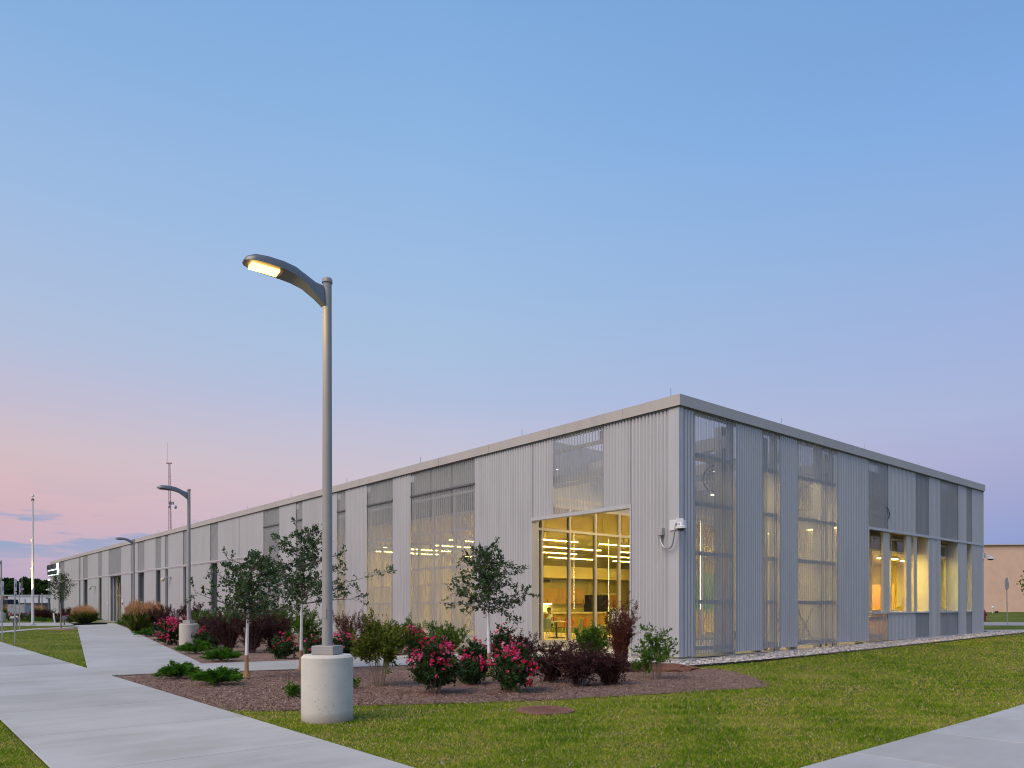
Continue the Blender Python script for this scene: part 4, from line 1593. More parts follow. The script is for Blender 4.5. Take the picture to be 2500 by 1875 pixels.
# patio benches seen through the end screens, green notice wall
M_slat = simple('bench_timber', (.42, .30, .18), .7, 0, .15, 6)
t = thing('picnic_table', 'timber picnic table on the patio behind the corner screen', 'picnic table', (-3.0, 6.2, .09))
for k in range(5):
    MB().box(-3.55 + k * .15, -3.42 + k * .15, 6.9, 8.7, .78, .82).build('plank', M_slat, t)
for sx in (-4.0, -2.55):
    MB().box(sx, sx + .26, 6.9, 8.7, .46, .5).build('seat', M_slat, t)
for yy in (7.2, 8.4):
    MB().bar((-3.9, yy, .09), (-3.45, yy, .78), .05).bar((-2.4, yy, .09), (-2.95, yy, .78), .05).box(-3.98, -2.32, yy - .03, yy + .03, .41, .46).build('leg', M_steel_dk, t)
t = thing('notice_board', 'framed red and white notice on the lit patio wall', 'sign', (-2.8, 10.81, 1.7))
MB().box(-2.95, -2.62, 10.82, 10.848, 1.5, 2.05).build('board', M_white, t)
MB().box(-2.9, -2.67, 10.81, 10.818, 1.85, 2.0).box(-2.9, -2.67, 10.81, 10.818, 1.57, 1.62).build('print', M_red, t)
t = thing('step_frame', 'dark folding steps standing against the patio wall', 'steps', (-2.2, 10.1, .09))
for sx in (-2.9, -1.9):
    MB().bar((sx, 9.5, 1.35), (sx, 10.7, .1), .05).build('rail', M_steel_dk, t)
    MB().bar((sx, 10.6, 1.35), (sx, 9.6, .1), .04).build('rail', M_steel_dk, t)
for k in range(5):
    MB().box(-2.87, -1.93, 9.7 + k * .2 - .08, 9.7 + k * .2 + .08, 1.15 - k * .2, 1.18 - k * .2).build('tread', M_steel_dk, t)
t = thing('patio_lamp', 'small glowing pedestal lamp on the patio', 'lamp', (-2.0, 8.6, .09))
MB().lathe([(.16, 0), (.14, .08), (.04, .1), (.04, .3)], (-2.0, 8.6, .09), 14).build('base', M_postc, t, True)
MB().lathe([(.04, 0), (.08, .12), (.06, .3), (.02, .38)], (-2.0, 8.6, .392), 14).build('glow', emis('lamp_glow', (1, .75, .35), 20), t, True)
M_wstrip = emis('wall_lamp_glow', (1.0, .70, .26), 12)
# warm wall lamps that light the patio wall
for i, (x, y) in enumerate(((-4.4, 10.78), (-1.6, 10.78))):
    t = thing('wall_lamp', ('slim glowing wall lamp at the left of the patio wall', 'slim glowing wall lamp at the right of the patio wall')[i], 'wall lamp', (x, y, 4.3))
    MB().box(x - .6, x + .6, 10.76, 10.848, 4.36, 4.44).build('bracket', M_steel, t)
    MB().box(x - .58, x + .58, 10.72, 10.82, 4.33, 4.358).build('tube', M_wstrip, t)
M_ostrip = emis('office_lamp_glow', (1.0, .70, .13), 140)
# office lamps and furniture behind the wide window
for i, (x, y0, y1, z) in enumerate(((-1.6, 13.0, 14.6, 3.42), (-1.6, 15.6, 17.2, 3.42), (-3.8, 14.4, 16.0, 3.42), (-3.8, 17.6, 19.2, 3.42), (-1.8, 18.4, 20.2, 3.42), (-6.0, 15.4, 17.0, 3.42))):
    t = thing('office_light', 'warm white strip light on the office ceiling', 'strip light', (x, y0, z), 'strip lights in the office')
    MB().box(x - .16, x + .16, y0, y1, z + .05, z + .1).build('housing', M_frame_w, t)
    MB().box(x - .10, x + .10, y0 + .03, y1 - .03, z + .03, z + .048).build('diffuser', M_ostrip, t)
t = thing('timber_partition', 'orange plywood partition standing behind the wide window', 'partition', at(2142, 35, .14))
MB().obox(at(2141, 35, 1.3), RIGHT * .46, FWD * .03, Vector((0, 0, 1.16))).build('panel', M_ply, t)
MB().obox(at(2172, 35.2, 1.3), RIGHT * .06, FWD * .3, Vector((0, 0, 1.17))).build('edge', M_ply, t)
t = thing('office_desk', 'pale desk under the wide window', 'desk', (-1.6, 14, .14))
MB().box(-2.2, -.9, 12.9, 15.6, .98, 1.03).build('top', M_top, t)
MB().box(-2.15, -2.1, 13.0, 15.5, .14, .98).build('panel', M_top, t)


# ================================================================== STREET LAMPS
M_ledon = emis('lamp_led_lit', (1.0, .55, .12), 6)
M_ledoff = simple('lamp_lens_unlit', (.12, .12, .12), .2, 0, .05)


def lamp(px, Z, label, lit=False, top=5.7):
    loc = at(px, Z, 0)
    t = thing('street_lamp', label, 'street lamp', loc, 'lamp posts along the walk')
    c = loc
    base = MB().lathe([(.33, -.05), (.33, .79), (.30, .822), (.0, .824)], c, 48, cap=False).build('concrete_base', M_conc_base, t, True)
    sd_ = (RIGHT * .93 - FWD * .37).normalized()
    MB().obox(c + sd_ * .331 + Vector((0, 0, .38)), sd_ * .004, sd_.cross(Vector((0, 0, 1))) * .006, Vector((0, 0, .40))).build('form_seam', M_conc_base, t)
    bc = MB().box(-.15, .15, -.15, .15, 0, .115).build('base_cover', M_pole, t, bevel=.008)
    bc.matrix_parent_inverse = Matrix()
    bc.location = (0, 0, .825)
    bc.rotation_euler = (0, 0, R(38))
    MB().lathe([(.068, .94), (.063, 2.6), (.056, top - .05)], c, 24).build('pole', M_pole, t, True)
    MB().lathe([(.067, top - .05), (.067, top - .005), (.055, top + .012), (0, top + .014)], c, 20, cap=False).build('pole_cap', M_pole, t, True)
    vd_ = Vector((CAMX - c.x, CAMY - c.y, 0)).normalized() * .8 - RIGHT * .5
    vd_.normalize()
    MB().obox(c + vd_ * .0655 + Vector((0, 0, 1.36)), vd_.cross(Vector((0, 0, 1))) * .032, vd_ * .004, Vector((0, 0, .065))).build('hand_hole_cover', M_pole, t, bevel=.003)
    arm = (RIGHT * -.81 + FWD * -.55).normalized()
    side = arm.cross(Vector((0, 0, 1)))
    # cobra head: sections (distance along arm, half width, z underside, z top)
    S = [(.055, .055, -.36, -.10), (.16, .07, -.27, -.085), (.30, .105, -.165, -.02), (.44, .145, -.105, .035), (.60, .165, -.075, .06), (.80, .168, -.06, .068), (.94, .15, -.052, .06), (1.03, .10, -.045, .02), (1.06, .05, -.043, -.02)]
    b = MB()
    rings = []
    for (d_, w_, z0, z1) in S:
        o_ = c + arm * d_ + Vector((0, 0, top))
        ring = []
        for (sx, fz) in ((-1, .0), (-1.0, .35), (-.82, .78), (-.4, 1), (.4, 1), (.82, .78), (1.0, .35), (1, .0)):
            ring.append(len(b.v))
            b.v.append(tuple(o_ + side * (w_ * sx) + Vector((0, 0, z0 + (z1 - z0) * fz))))
        rings.append(ring)
    for r0, r1 in zip(rings[:-1], rings[1:]):
        for i in range(8):
            j = (i + 1) % 8
            b.f.append((r0[i], r0[j], r1[j], r1[i]))
            b.m.append(0)
    b.f += [tuple(rings[0]), tuple(reversed(rings[-1]))]
    b.m += [0, 0]
    hd = b.build('lamp_head', M_lamp, t, True)
    lens = MB()
    q0, q1 = c + arm * .64 + Vector((0, 0, top - .078)), c + arm * .98 + Vector((0, 0, top - .062))
    lens.obox((q0 + q1) / 2 + Vector((0, 0, -.006)), side * .09, (q1 - q0) / 2, Vector((0, 0, .012)))
    lens.build('lens', M_ledon if lit else M_ledoff, hd)
    MB().obox(c + arm * .60 + Vector((0, 0, top - .082)), side * .15, arm * .004, Vector((0, 0, .004))).build('seam', M_steel_dk, hd)
    if lit:
        ld = bpy.data.lights.new('street_lamp_light', 'AREA')
        ld.shape = 'RECTANGLE'
        ld.size, ld.size_y = .3, .2
        ld.energy = 24
        ld.color = (1, .66, .28)
        lo = bpy.data.objects.new('street_lamp_light', ld)
        COL.objects.link(lo)
        lo.parent = t
        lo.matrix_parent_inverse = Matrix.Translation(-c)
        lo.location = c + arm * .81 + Vector((0, 0, top - .10))
    return t


lamp(799, 9.66, 'nearest street lamp with its light on and a large concrete base', True)
lamp(461, 27.0, 'unlit street lamp beside the pink roses, with concrete base in juniper')
lamp(326.5, 47.0, 'unlit street lamp behind the tan feather grass')
lamp(3, 69.0, 'unlit street lamp cut by the left picture edge')


# ================================================================== VEGETATION
def leaf_mesh(name, P, D, Ln, Wn, mat, parent, att=None, droop=.25):
    """P (n,3) leaf bases, D (n,3) directions: folded diamond leaves"""
    n = len(P)
    D = D / np.maximum(np.linalg.norm(D, axis=1, keepdims=True), 1e-6)
    ref = rng.normal(0, 1, (n, 3))
    S = np.cross(D, ref)
    S /= np.maximum(np.linalg.norm(S, axis=1, keepdims=True), 1e-6)
    U = np.cross(S, D)
    Ln = np.asarray(Ln)[:, None]
    Wn = np.asarray(Wn)[:, None]
    mid = P + D * Ln * .5 + U * Ln * .10
    V = np.stack([P, mid + S * Wn / 2, P + D * Ln - U * Ln * droop * .3, mid - S * Wn / 2], 1).reshape(-1, 3)
    i0 = np.arange(n) * 4
    T = np.concatenate([np.stack([i0, i0 + 1, i0 + 2], 1), np.stack([i0, i0 + 2, i0 + 3], 1)])
    if att is None:
        att = np.clip(rng.beta(2, 2.2, n), 0, 1)
    return np_mesh(name, V, T, mat, parent, np.repeat(att, 4))


def rv(n, s=1.0):
    return rng.normal(0, s, (n, 3))


def bezier(a, b, c, n):
    t = np.linspace(0, 1, n)[:, None]
    return (1 - t) ** 2 * a + 2 * t * (1 - t) * b + t ** 2 * c


def holly(loc, trunk_h, top, rad, label, seed, lean=(0, 0), wrap=True, extra=(), skew=0.0):
    """small clear-stemmed holly with an open, ragged crown; built at the origin then set down"""
    global rng
    keep = rng
    rng = np.random.default_rng(seed)
    t = thing('holly_tree', label, 'tree', (0, 0, 0), 'young holly trees in the bed')
    path = [np.array((lean[0] * k * k, lean[1] * k * k, k * top * .93)) for k in np.linspace(0, 1, 9)]
    trr = [.062, .048] + list(np.linspace(.042, .008, 7))
    tm = MB()
    tm.tube([path[0]] + [path[0] + (path[-1] - path[0]) * 0 + np.array((0, 0, .1))] + [tuple(p) for p in path[1:]], [.04, .032] + list(np.linspace(.027, .006, 8)), 8)
    # split trunk: peeled base / wrapped stem / bark above, by height
    tr_o = tm.build('trunk', M_bark, t, True)
    if wrap:
        MB().tube([(0, 0, .0), (0, 0, .12), (lean[0] * .02, 0, .45)], [.072, .045, .036], 9).build('peeled_base', M_bark_or, t, True)
        wpts = [(lean[0] * (z / top) ** 2, lean[1] * (z / top) ** 2, z) for z in np.linspace(.45, trunk_h + .32, 8)]
        MB().tube(wpts, [.036, .032, .034, .030, .032, .029, .027, .022], 9).build('trunk_wrap', M_wrap, t, True)
    Ps, Ds = [], []
    bm_ = MB()
    nb = 22
    for k in range(nb):
        f = k / (nb - 1)
        z0 = trunk_h + (top * .9 - trunk_h) * f ** 1.15
        kx = (z0 / top) ** 2
        p0 = np.array((lean[0] * kx, lean[1] * kx, z0))
        a = k * 2.4 + rng.normal(0, .35)
        r_ = rad * (1.05 - .62 * f) * (.65 + rng.random() * .55)
        d = np.array((math.cos(a), math.sin(a), 0))
        rise = (.05 + .35 * rng.random() + .2 * f) * r_
        p2 = p0 + d * r_ + np.array((0, 0, rise))
        p1 = p0 + d * r_ * .5 + np.array((0, 0, rise * .1 + .08 * r_))
        B = bezier(p0, p1, p2, 8)
        bm_.tube([tuple(q) for q in B], list(np.linspace(.016, .004, 8)), 5)
        nt_ = int(7 + 9 * r_)
        for j in range(nt_):
            s_ = .05 + .95 * (j + rng.random()) / nt_
            q0 = B[min(7, int(s_ * 7.99))] + (rng.random() - .5) * .04
            dd = d * .5 + rv(1, .65)[0] + np.array((0, 0, .15))
            dd /= np.linalg.norm(dd)
            tl = (.16 + .20 * rng.random()) * (.7 + .4 * r_)
            q1 = q0 + dd * tl
            bm_.tube([tuple(q0), tuple(q0 * .5 + q1 * .5 + rv(1, .012)[0]), tuple(q1)], [.005, .004, .002], 4)
            m = int(12 + rng.random() * 9)
            ss = rng.random(m) ** .75
            Ps.append(q0 + (q1 - q0) * (.25 + .75 * ss[:, None]) + rv(m, .012))
            Ds.append(dd * .5 + rv(m, .6) + np.array((0, 0, .2)))
    for j in range(16):          # short leafy spurs along the leader
        z0 = trunk_h - .05 + (top * .9 - trunk_h) * rng.random()
        kx = (z0 / top) ** 2
        dd = rv(1, .8)[0]
        dd /= np.linalg.norm(dd)
        q0 = np.array((lean[0] * kx, lean[1] * kx, z0))
        q1 = q0 + dd * .2
        bm_.tube([tuple(q0), tuple(q1)], [.005, .002], 4)
        Ps.append(q0 + (q1 - q0) * (.3 + .8 * rng.random((12, 1))) + rv(12, .02))
        Ds.append(dd * .5 + rv(12, .6))
    for (e0, e1) in extra:       # stray long shoots
        e0, e1 = np.array(e0, float), np.array(e1, float)
        B = bezier(e0, (e0 + e1) / 2 + np.array((0, 0, -.1)), e1, 7)
        bm_.tube([tuple(q) for q in B], list(np.linspace(.009, .003, 7)), 5)
        for j in range(9):
            s_ = .3 + .7 * rng.random()
            q0 = B[min(6, int(s_ * 6.99))]
            m = 12
            Ps.append(q0 + rv(m, .05))
            Ds.append((e1 - e0) * .4 + rv(m, .6) + np.array((0, 0, .25)))
    bm_.build('branches', M_bark, t, True)
    P, D = np.vstack(Ps), np.vstack(Ds)
    n = len(P)
    leaf_mesh('crown', P, D, .052 + rng.random(n) * .035, .026 + rng.random(n) * .016, M_holly, t)
    nbz = n // 26                                   # green-yellow berries
    pb = P[rng.integers(0, n, nbz)] + rv(nbz, .02)
    V = (ico_v[None] * .009 + pb[:, None, :]).reshape(-1, 3)
    Fa = (ico_f[None] + (np.arange(nbz) * 7)[:, None, None]).reshape(-1, 3)
    np_mesh('berries', V, Fa, M_berry, t, np.repeat(rng.random(nbz), 7))['kind'] = 'stuff'
    t.location = loc
    t.rotation_euler = (0, 0, math.atan2(BX, AX))
    rng = keep
    return t


M_berry = leafmat('holly_berry', [(0, (.16, .22, .03, 1)), (.9, (.30, .32, .06, 1)), (1, (.5, .08, .02, 1))], .4, .1)
holly(gp(602, 1653), 1.22, 2.58, 1.02, 'leftmost holly tree with white-wrapped trunk, peeled orange at the base', 11, (.12, 0))
holly(gp(735, 1636), 1.5, 3.38, 1.2, 'taller holly tree growing directly behind the nearest lamp post', 23, (.10, 0), True,
      (((.4, 0, 1.9), (2.0, .1, 2.28)), ((-.2, 0, 2.3), (-1.05, -.1, 2.62))))
holly(gp(1194, 1645), 1.35, 2.85, .92, 'rightmost holly tree with slender wrapped trunk in front of the wide screen', 35, (-.12, 0), True,
      (((.05, 0, 1.5), (.6, 0, 1.15)), ((.1, 0, 2.2), (.72, 0, 2.25)), ((-.1, 0, 2.3), (-.75, 0, 2.05))))


def shrub(name, label, cat, loc, w, h, mat, seed, n_stem=14, n_leaf=1500, leaf=(.045, .02), bare=.3, upright=.5, stem_mat=None, group=None, spread_pow=.6):
    """multi-stemmed shrub: fanning stems, side twigs and leaf sprays, ragged outline"""
    global rng
    keep = rng
    rng = np.random.default_rng(seed)
    t = thing(name, label, cat, (0, 0, 0), group)
    bm_ = MB()
    Ps, Ds = [], []
    n_leaf = int(n_leaf * 2.1)
    leaf = (leaf[0] * 1.15, leaf[1] * 1.2)
    per = max(1, n_leaf // (n_stem * 7))
    for k in range(n_stem):
        a = k * 2.39996 + rng.normal(0, .3)
        rr = w / 2 * ((k + .6) / n_stem) ** spread_pow * (.8 + .35 * rng.random())
        hh = h * (.72 + .34 * rng.random()) * (1 - (1 - upright) * .55 * (rr / (w / 2)) ** 2)
        p0 = np.array((math.cos(a) * .05, math.sin(a) * .05, 0)) * (1 + rng.random())
        p2 = np.array((math.cos(a) * rr, math.sin(a) * rr, hh))
        p1 = np.array((math.cos(a) * rr * .35, math.sin(a) * rr * .35, hh * .6))
        B = bezier(p0, p1, p2, 7)
        bm_.tube([tuple(q) for q in B], list(np.linspace(.007, .002, 7)), 4)
        for j in range(7):
            s_ = bare + (1 - bare) * rng.random() ** .8
            x_ = s_ * 5.99
            i_ = int(x_)
            q0 = B[i_] + (B[i_ + 1] - B[i_]) * (x_ - i_)
            out = np.array((math.cos(a), math.sin(a), .3)) * .4 + rv(1, .55)[0] + np.array((0, 0, upright))
            out /= np.linalg.norm(out)
            tl = (.08 + .2 * rng.random()) * min(1.3, (w + h) / 1.6)
            q1 = q0 + out * tl
            bm_.tube([tuple(q0), tuple(q1)], [.003, .0015], 3)
            ss = rng.random(per)
            Ps.append(q0 + (q1 - q0) * ss[:, None] * 1.05 + rv(per, .018))
            Ds.append(out * .6 + rv(per, .6))
    bm_.build('stems', stem_mat or M_stem, t)
    P, D = np.vstack(Ps), np.vstack(Ds)
    P[:, 2] = np.maximum(P[:, 2], .02)
    n = len(P)
    leaf_mesh('foliage', P, D, leaf[0] * (.6 + rng.random(n) * .8), leaf[1] * (.6 + rng.random(n) * .8), mat, t)
    t.location = loc
    rng = keep
    return t


def rose(label, loc, w, h, seed, n_leaf=1700, blooms=45, group='pink rose bushes in the beds', tint=0.0):
    global rng
    t = shrub('rose_bush', label, 'rose bush', (0, 0, 0), w, h, M_roseleaf, seed, 20, n_leaf, (.05, .03), .12, .25, M_stem, group, .55)
    keep = rng
    rng = np.random.default_rng(seed + 500)
    # clustered open flowers on the outer skin of the bush
    Ps, Ds, At = [], [], []
    nclu = max(3, blooms // 2)
    foc = [(rng.random() * 6.283, .35 + .9 * rng.random()) for _ in range(5)]
    for k in range(nclu):
        a = rng.random() * 6.283
        e = math.asin(min(1, .1 + .9 * rng.random() ** .7))
        if rng.random() < .55:
            q_ = foc[rng.integers(0, 5)]
            a, e = q_[0] + rng.normal(0, .35), min(1.5, max(.1, q_[1] + rng.normal(0, .2)))
        d = np.array((math.cos(a) * math.cos(e), math.sin(a) * math.cos(e), math.sin(e)))
        c0 = np.array((d[0] * w / 2, d[1] * w / 2, .12 + d[2] * h * .92)) * (.92 + .14 * rng.random())
        tone = rng.random()
        for j in range(rng.integers(1, 6)):
            c = c0 + rv(1, .045)[0]
            m = 9
            Ps.append(np.repeat(c[None], m, 0) + rv(m, .006))
            Ds.append(d * .35 + rv(m, .8))
            At.append(np.clip(tone * .85 + rng.normal(0, .1, m) + tint, 0, 1))
    P, D, A = np.vstack(Ps), np.vstack(Ds), np.concatenate(At)
    n = len(P)
    leaf_mesh('flowers', P, D, .026 + rng.random(n) * .014, .028 + rng.random(n) * .012, M_rose, t, A)['kind'] = 'stuff'
    t.location = loc
    rng = keep
    return t


def juniper(label, loc, w, h, seed, n=46, depth=.75):
    global rng
    keep = rng
    rng = np.random.default_rng(seed)
    t = thing('juniper_bush', label, 'juniper', (0, 0, 0), 'spreading junipers in the beds')
    bm_ = MB()
    Ps, Ds, At = [], [], []
    for k in range(n):
        a = k * 2.39996 + rng.normal(0, .3)
        r_ = .5 * ((k + 1) / n) ** .55 * (.75 + .4 * rng.random())
        tip = np.array((math.cos(a) * r_ * w, math.sin(a) * r_ * w * depth, h * (.55 + .65 * rng.random()) * (1.1 - 1.35 * r_)))
        tip[2] = max(.03, tip[2])
        B = bezier(np.array((0, 0, .03)), tip * np.array((.4, .4, 0)) + np.array((0, 0, tip[2] * 1.15)), tip, 6)
        bm_.tube([tuple(q) for q in B], list(np.linspace(.008, .002, 6)), 3)
        m = 95
        s_ = .25 + .75 * rng.random(m) ** .7
        i_ = np.minimum(4, (s_ * 5).astype(int))
        q = B[i_] + (B[i_ + 1] - B[i_]) * (s_ * 5 - i_)[:, None]
        dr = B[-1] - B[-2]
        dr = dr / np.linalg.norm(dr)
        Ps.append(q + rv(m, .02))
        Ds.append(dr * 1.1 + rv(m, .45) + np.array((0, 0, .35)))
        At.append(np.clip(.15 + .55 * s_ + rng.normal(0, .15, m), 0, 1))
    bm_.build('stems', M_bark, t)
    P, D, A = np.vstack(Ps), np.vstack(Ds), np.concatenate(At)
    P[:, 2] = np.maximum(P[:, 2], .015)
    m = len(P)
    leaf_mesh('foliage', P, D, .05 + rng.random(m) * .05, .010 + rng.random(m) * .008, M_juniper, t, A)
    t.location = loc
    t.rotation_euler = (0, 0, math.atan2(BX, AX))
    rng = keep
    return t


def reed(label, loc, w, h, seed, n=420):
    global rng
    keep = rng
    rng = np.random.default_rng(seed)
    t = thing('feather_grass', label, 'ornamental grass', (0, 0, 0), 'feather reed grass clumps')
    a = rng.random(n) * 6.283
    r0 = rng.random(n) ** .5 * w * .16
    r1 = rng.random(n) ** .5 * w * .5
    hh = h * (.66 + .40 * rng.random(n)) * (1 - .25 * (r1 / (w * .5)) ** 2)
    base = np.stack([np.cos(a) * r0, np.sin(a) * r0, np.zeros(n)], 1)
    tip = np.stack([np.cos(a) * r1, np.sin(a) * r1, hh], 1)
    mid = base * .55 + tip * .45
    mid[:, :2] *= .75
    b = rng.random(n) * 6.283
    sd = np.stack([np.cos(b), np.sin(b), np.zeros(n)], 1) * .006
    low = mid * .3 + tip * .7
    V = np.stack([base - sd, base + sd, mid + sd, mid - sd, low + sd * .6, low - sd * .6], 1).reshape(-1, 3)
    i0 = np.arange(n) * 6
    Fa = np.concatenate([np.stack([i0, i0 + 1, i0 + 2, i0 + 3], 1), np.stack([i0 + 3, i0 + 2, i0 + 4, i0 + 5], 1)])
    np_mesh('blades', V, Fa, M_blade, t, np.repeat(rng.random(n), 6))
    m = n * 6
    s_ = .70 + .34 * rng.random(m)
    k = np.repeat(np.arange(n), 6)
    P = mid[k] * (1 - s_)[:, None] + tip[k] * s_[:, None] + rv(m, .008)
    D = (tip - mid)[k] + rv(m, .05)
    leaf_mesh('plumes', P, D, np.full(m, h * .085), np.full(m, .017), M_plume, t)
    # leafy lower half
    m = int(n * 1.7)
    aa = rng.random(m) * 6.283
    rr = rng.random(m) ** .5 * w * .5
    P = np.stack([np.cos(aa) * rr * .4, np.sin(aa) * rr * .4, np.zeros(m)], 1)
    D = np.stack([np.cos(aa) * rr * .8, np.sin(aa) * rr * .8, h * (.3 + .38 * rng.random(m))], 1)
    leaf_mesh('skirt', P, D, np.linalg.norm(D, axis=1), np.full(m, .011), M_blade, t, None, .5)
    t.location = loc
    rng = keep
    return t


def bpos(px, py):
    return gp(px, py) + Vector((0, 0, -.026))


GS = 'leafy green shrubs in the beds'
M_redstem = simple('red_stem', (.16, .06, .04), .9, 0, .2, 20)
GB = 'dark burgundy shrubs in the beds'
# ---- front bed
shrub('green_shrub', 'open green shrub with bare lower stems, right of the nearest lamp base', 'shrub', bpos(925, 1672), 1.05, 1.12, M_olive, 101, 18, 2600, (.055, .022), .38, .55, M_stem, GS)
rose('large pink rose bush in the middle of the front bed', bpos(1062, 1690), .92, .88, 102, 2400, 95)
rose('low rose bush at the foot of the rightmost holly tree', bpos(1148, 1668), .72, .50, 103, 1500, 36)
rose('dark leaved pink rose bush left of the burgundy shrubs', bpos(1254, 1686), .84, .78, 104, 2300, 60)
shrub('burgundy_shrub', 'dark burgundy shrub beside the right-hand rose bush', 'shrub', bpos(1345, 1662), 1.0, .68, M_burg, 105, 24, 3200, (.035, .018), .08, .55, M_bark, GB)
shrub('burgundy_shrub', 'widest dark burgundy shrub in front of the patio opening', 'shrub', bpos(1415, 1672), 1.2, .68, M_burg, 106, 28, 3800, (.035, .018), .06, .55, M_bark, GB)
shrub('burgundy_shrub', 'dark burgundy shrub under the upright rust-red barberry', 'shrub', bpos(1490, 1668), .85, .55, M_burg, 107, 22, 2600, (.035, .018), .06, .4, M_bark, GB)
shrub('upright_barberry', 'tall narrow rust-red barberry in front of the litter bin', 'shrub', bpos(1516, 1640), .8, 1.08, M_rust, 108, 40, 5200, (.028, .016), .1, 1.8, M_redstem)
shrub('green_shrub', 'bright green shrub standing in front of the lit patio glass', 'shrub', bpos(1447, 1632), .95, .95, M_shrub, 109, 16, 1800, (.055, .024), .42, .6, M_stem, GS)
shrub('green_shrub', 'lone green shrub in front of the ribbed corner wall', 'shrub', bpos(1600, 1655), .78, 1.0, M_shrub, 110, 12, 800, (.06, .024), .42, .5, M_stem, GS)
shrub('green_seedling', 'small green seedling between burgundy shrub and lone green shrub', 'seedling', bpos(1570, 1652), .4, .42, M_shrub, 111, 5, 170, (.06, .026), .4, .6)
shrub('green_seedling', 'tiny green weed left of the nearest concrete lamp base', 'seedling', bpos(716, 1699), .26, .2, M_shrub, 112, 6, 200, (.045, .02), .2, .5)
shrub('green_seedling', 'tiny green weed at the right foot of the nearest lamp base', 'seedling', bpos(862, 1678), .2, .18, M_shrub, 113, 5, 120, (.045, .02), .2, .5)
juniper('low bright juniper at the left tip of the front bed', bpos(437, 1655), .92, .30, 114)
juniper('low bright juniper left of the leftmost holly trunk', bpos(530, 1670), 1.05, .32, 115)
pet = np.vstack([np.array(gp(px, py))[None] + np.concatenate([rng.normal(0, .35, (45, 2)), np.zeros((45, 1))], 1) for px, py in ((1062, 1692), (1148, 1672), (1254, 1690), (690, 1610))])
o = flakes('fallen_petals', pet, (.015, .035), (.012, .025), M_rose, .3, -.012)
o['kind'] = 'stuff'
o['label'] = 'fallen pink petals on the mulch around the roses'
# ---- back bed, right to left
shrub('burgundy_shrub', 'dark red leafy sprig shrub left of the patio opening', 'shrub', bpos(1283, 1625), .55, .78, M_burg, 120, 14, 1500, (.035, .018), .15, .7, M_bark, GB)
rose('rose bush with many blooms right of the rightmost holly trunk', bpos(1228, 1625), .78, .95, 121, 1800, 44)
rose('dark reddish rose bush left of the rightmost holly trunk', bpos(1158, 1628), .72, .62, 122, 1700, 16)
shrub('green_shrub', 'rounded green shrub in front of the wide screen', 'shrub', bpos(1086, 1615), 1.2, .95, M_shrub, 123, 26, 3200, (.05, .022), .12, .6, M_stem, GS)
rose('pink rose bush in front of the wide screen, against green leaves', bpos(1012, 1606), .75, .82, 124, 1700, 56)
shrub('green_shrub', 'dark green shrub behind the pink roses by the wide screen', 'shrub', bpos(1008, 1596), .85, 1.05, M_shrub, 125, 18, 2000, (.05, .022), .15, .7, M_stem, GS)
shrub('green_shrub', 'olive green shrub behind the open green shrub', 'shrub', bpos(938, 1596), 1.05, .92, M_olive, 126, 24, 2600, (.05, .022), .12, .6, M_stem, GS)
rose('pink rose bush right behind the nearest lamp post', bpos(838, 1600), .85, .62, 127, 1800, 56)
rose('sparse rose bush left of the nearest lamp base', bpos(690, 1606), .72, .58, 128, 1700, 16)
rose('rose bush hidden partly behind the nearest lamp post', bpos(768, 1602), .6, .55, 129, 1200, 18)
shrub('green_shrub', 'tall green shrub behind the wrapped trunk by the lamp post', 'shrub', bpos(752, 1596), .95, 1.25, M_shrub, 130, 26, 3200, (.05, .020), .1, .8, M_stem, GS)
shrub('upright_barberry', 'rust-tipped barberry right of the nearest lamp post', 'shrub', bpos(848, 1582), 1.3, .95, M_rust, 131, 34, 3000, (.03, .015), .2, 1.6, M_bark)
shrub('upright_barberry', 'dark barberry clump under the narrow screen', 'shrub', bpos(892, 1580), .8, .92, M_burg, 132, 24, 2400, (.03, .015), .2, 1.2, M_bark)
for i, (px, py, w, h, lb) in enumerate(((668, 1590, 1.5, 1.15, 'dark burgundy shrub nearest the wrapped holly trunks'), (615, 1592, 1.6, 1.2, 'dark burgundy shrub behind the leftmost holly trunk'),
                                        (560, 1590, 1.5, 1.15, 'dark burgundy shrub left of the leftmost holly tree'), (526, 1580, 1.3, 1.05, 'dark burgundy shrub at the left end of the burgundy row'))):
    shrub('burgundy_shrub', lb, 'shrub', bpos(px, py), w, h, M_burg, 140 + i, 44, 6500, (.034, .016), .04, .9, M_bark, GB)
for i, (px, py, w, h, lb) in enumerate(((640, 1570, 2.0, 1.45, 'green hedge shrub behind the burgundy row, near its middle'), (560, 1566, 1.9, 1.45, 'green hedge shrub behind the left burgundy shrubs'),
                                        (505, 1566, 1.6, 1.25, 'green shrub right of the second lamp base'), (700, 1572, 1.5, 1.4, 'green hedge shrub behind the right burgundy shrubs'))):
    shrub('green_shrub', lb, 'shrub', bpos(px, py), w, h, M_shrub, 150 + i, 30, 3000, (.05, .022), .08, .7, M_stem, GS)
rose('rose bush at the right side of the second lamp base', bpos(500, 1582), .8, .65, 160, 1400, 26)
rose('large mass of pink roses left of the second lamp base', bpos(414, 1573), 1.25, .95, 161, 3200, 190)
rose('upper part of the pink roses behind the second lamp base', bpos(446, 1563), 1.2, .98, 162, 2200, 90)
juniper('bright juniper spreading in front of the second lamp base', bpos(478, 1594), 1.35, .36, 163, 50)
juniper('bright juniper at the edge of the entry walk below the lamp base', bpos(540, 1612), 1.2, .32, 164, 46)
juniper('juniper left of the pink rose mass', bpos(358, 1553), 1.5, .38, 165, 40)
juniper('dark juniper beside the entrance door', bpos(305, 1530), 1.4, .6, 166, 36)
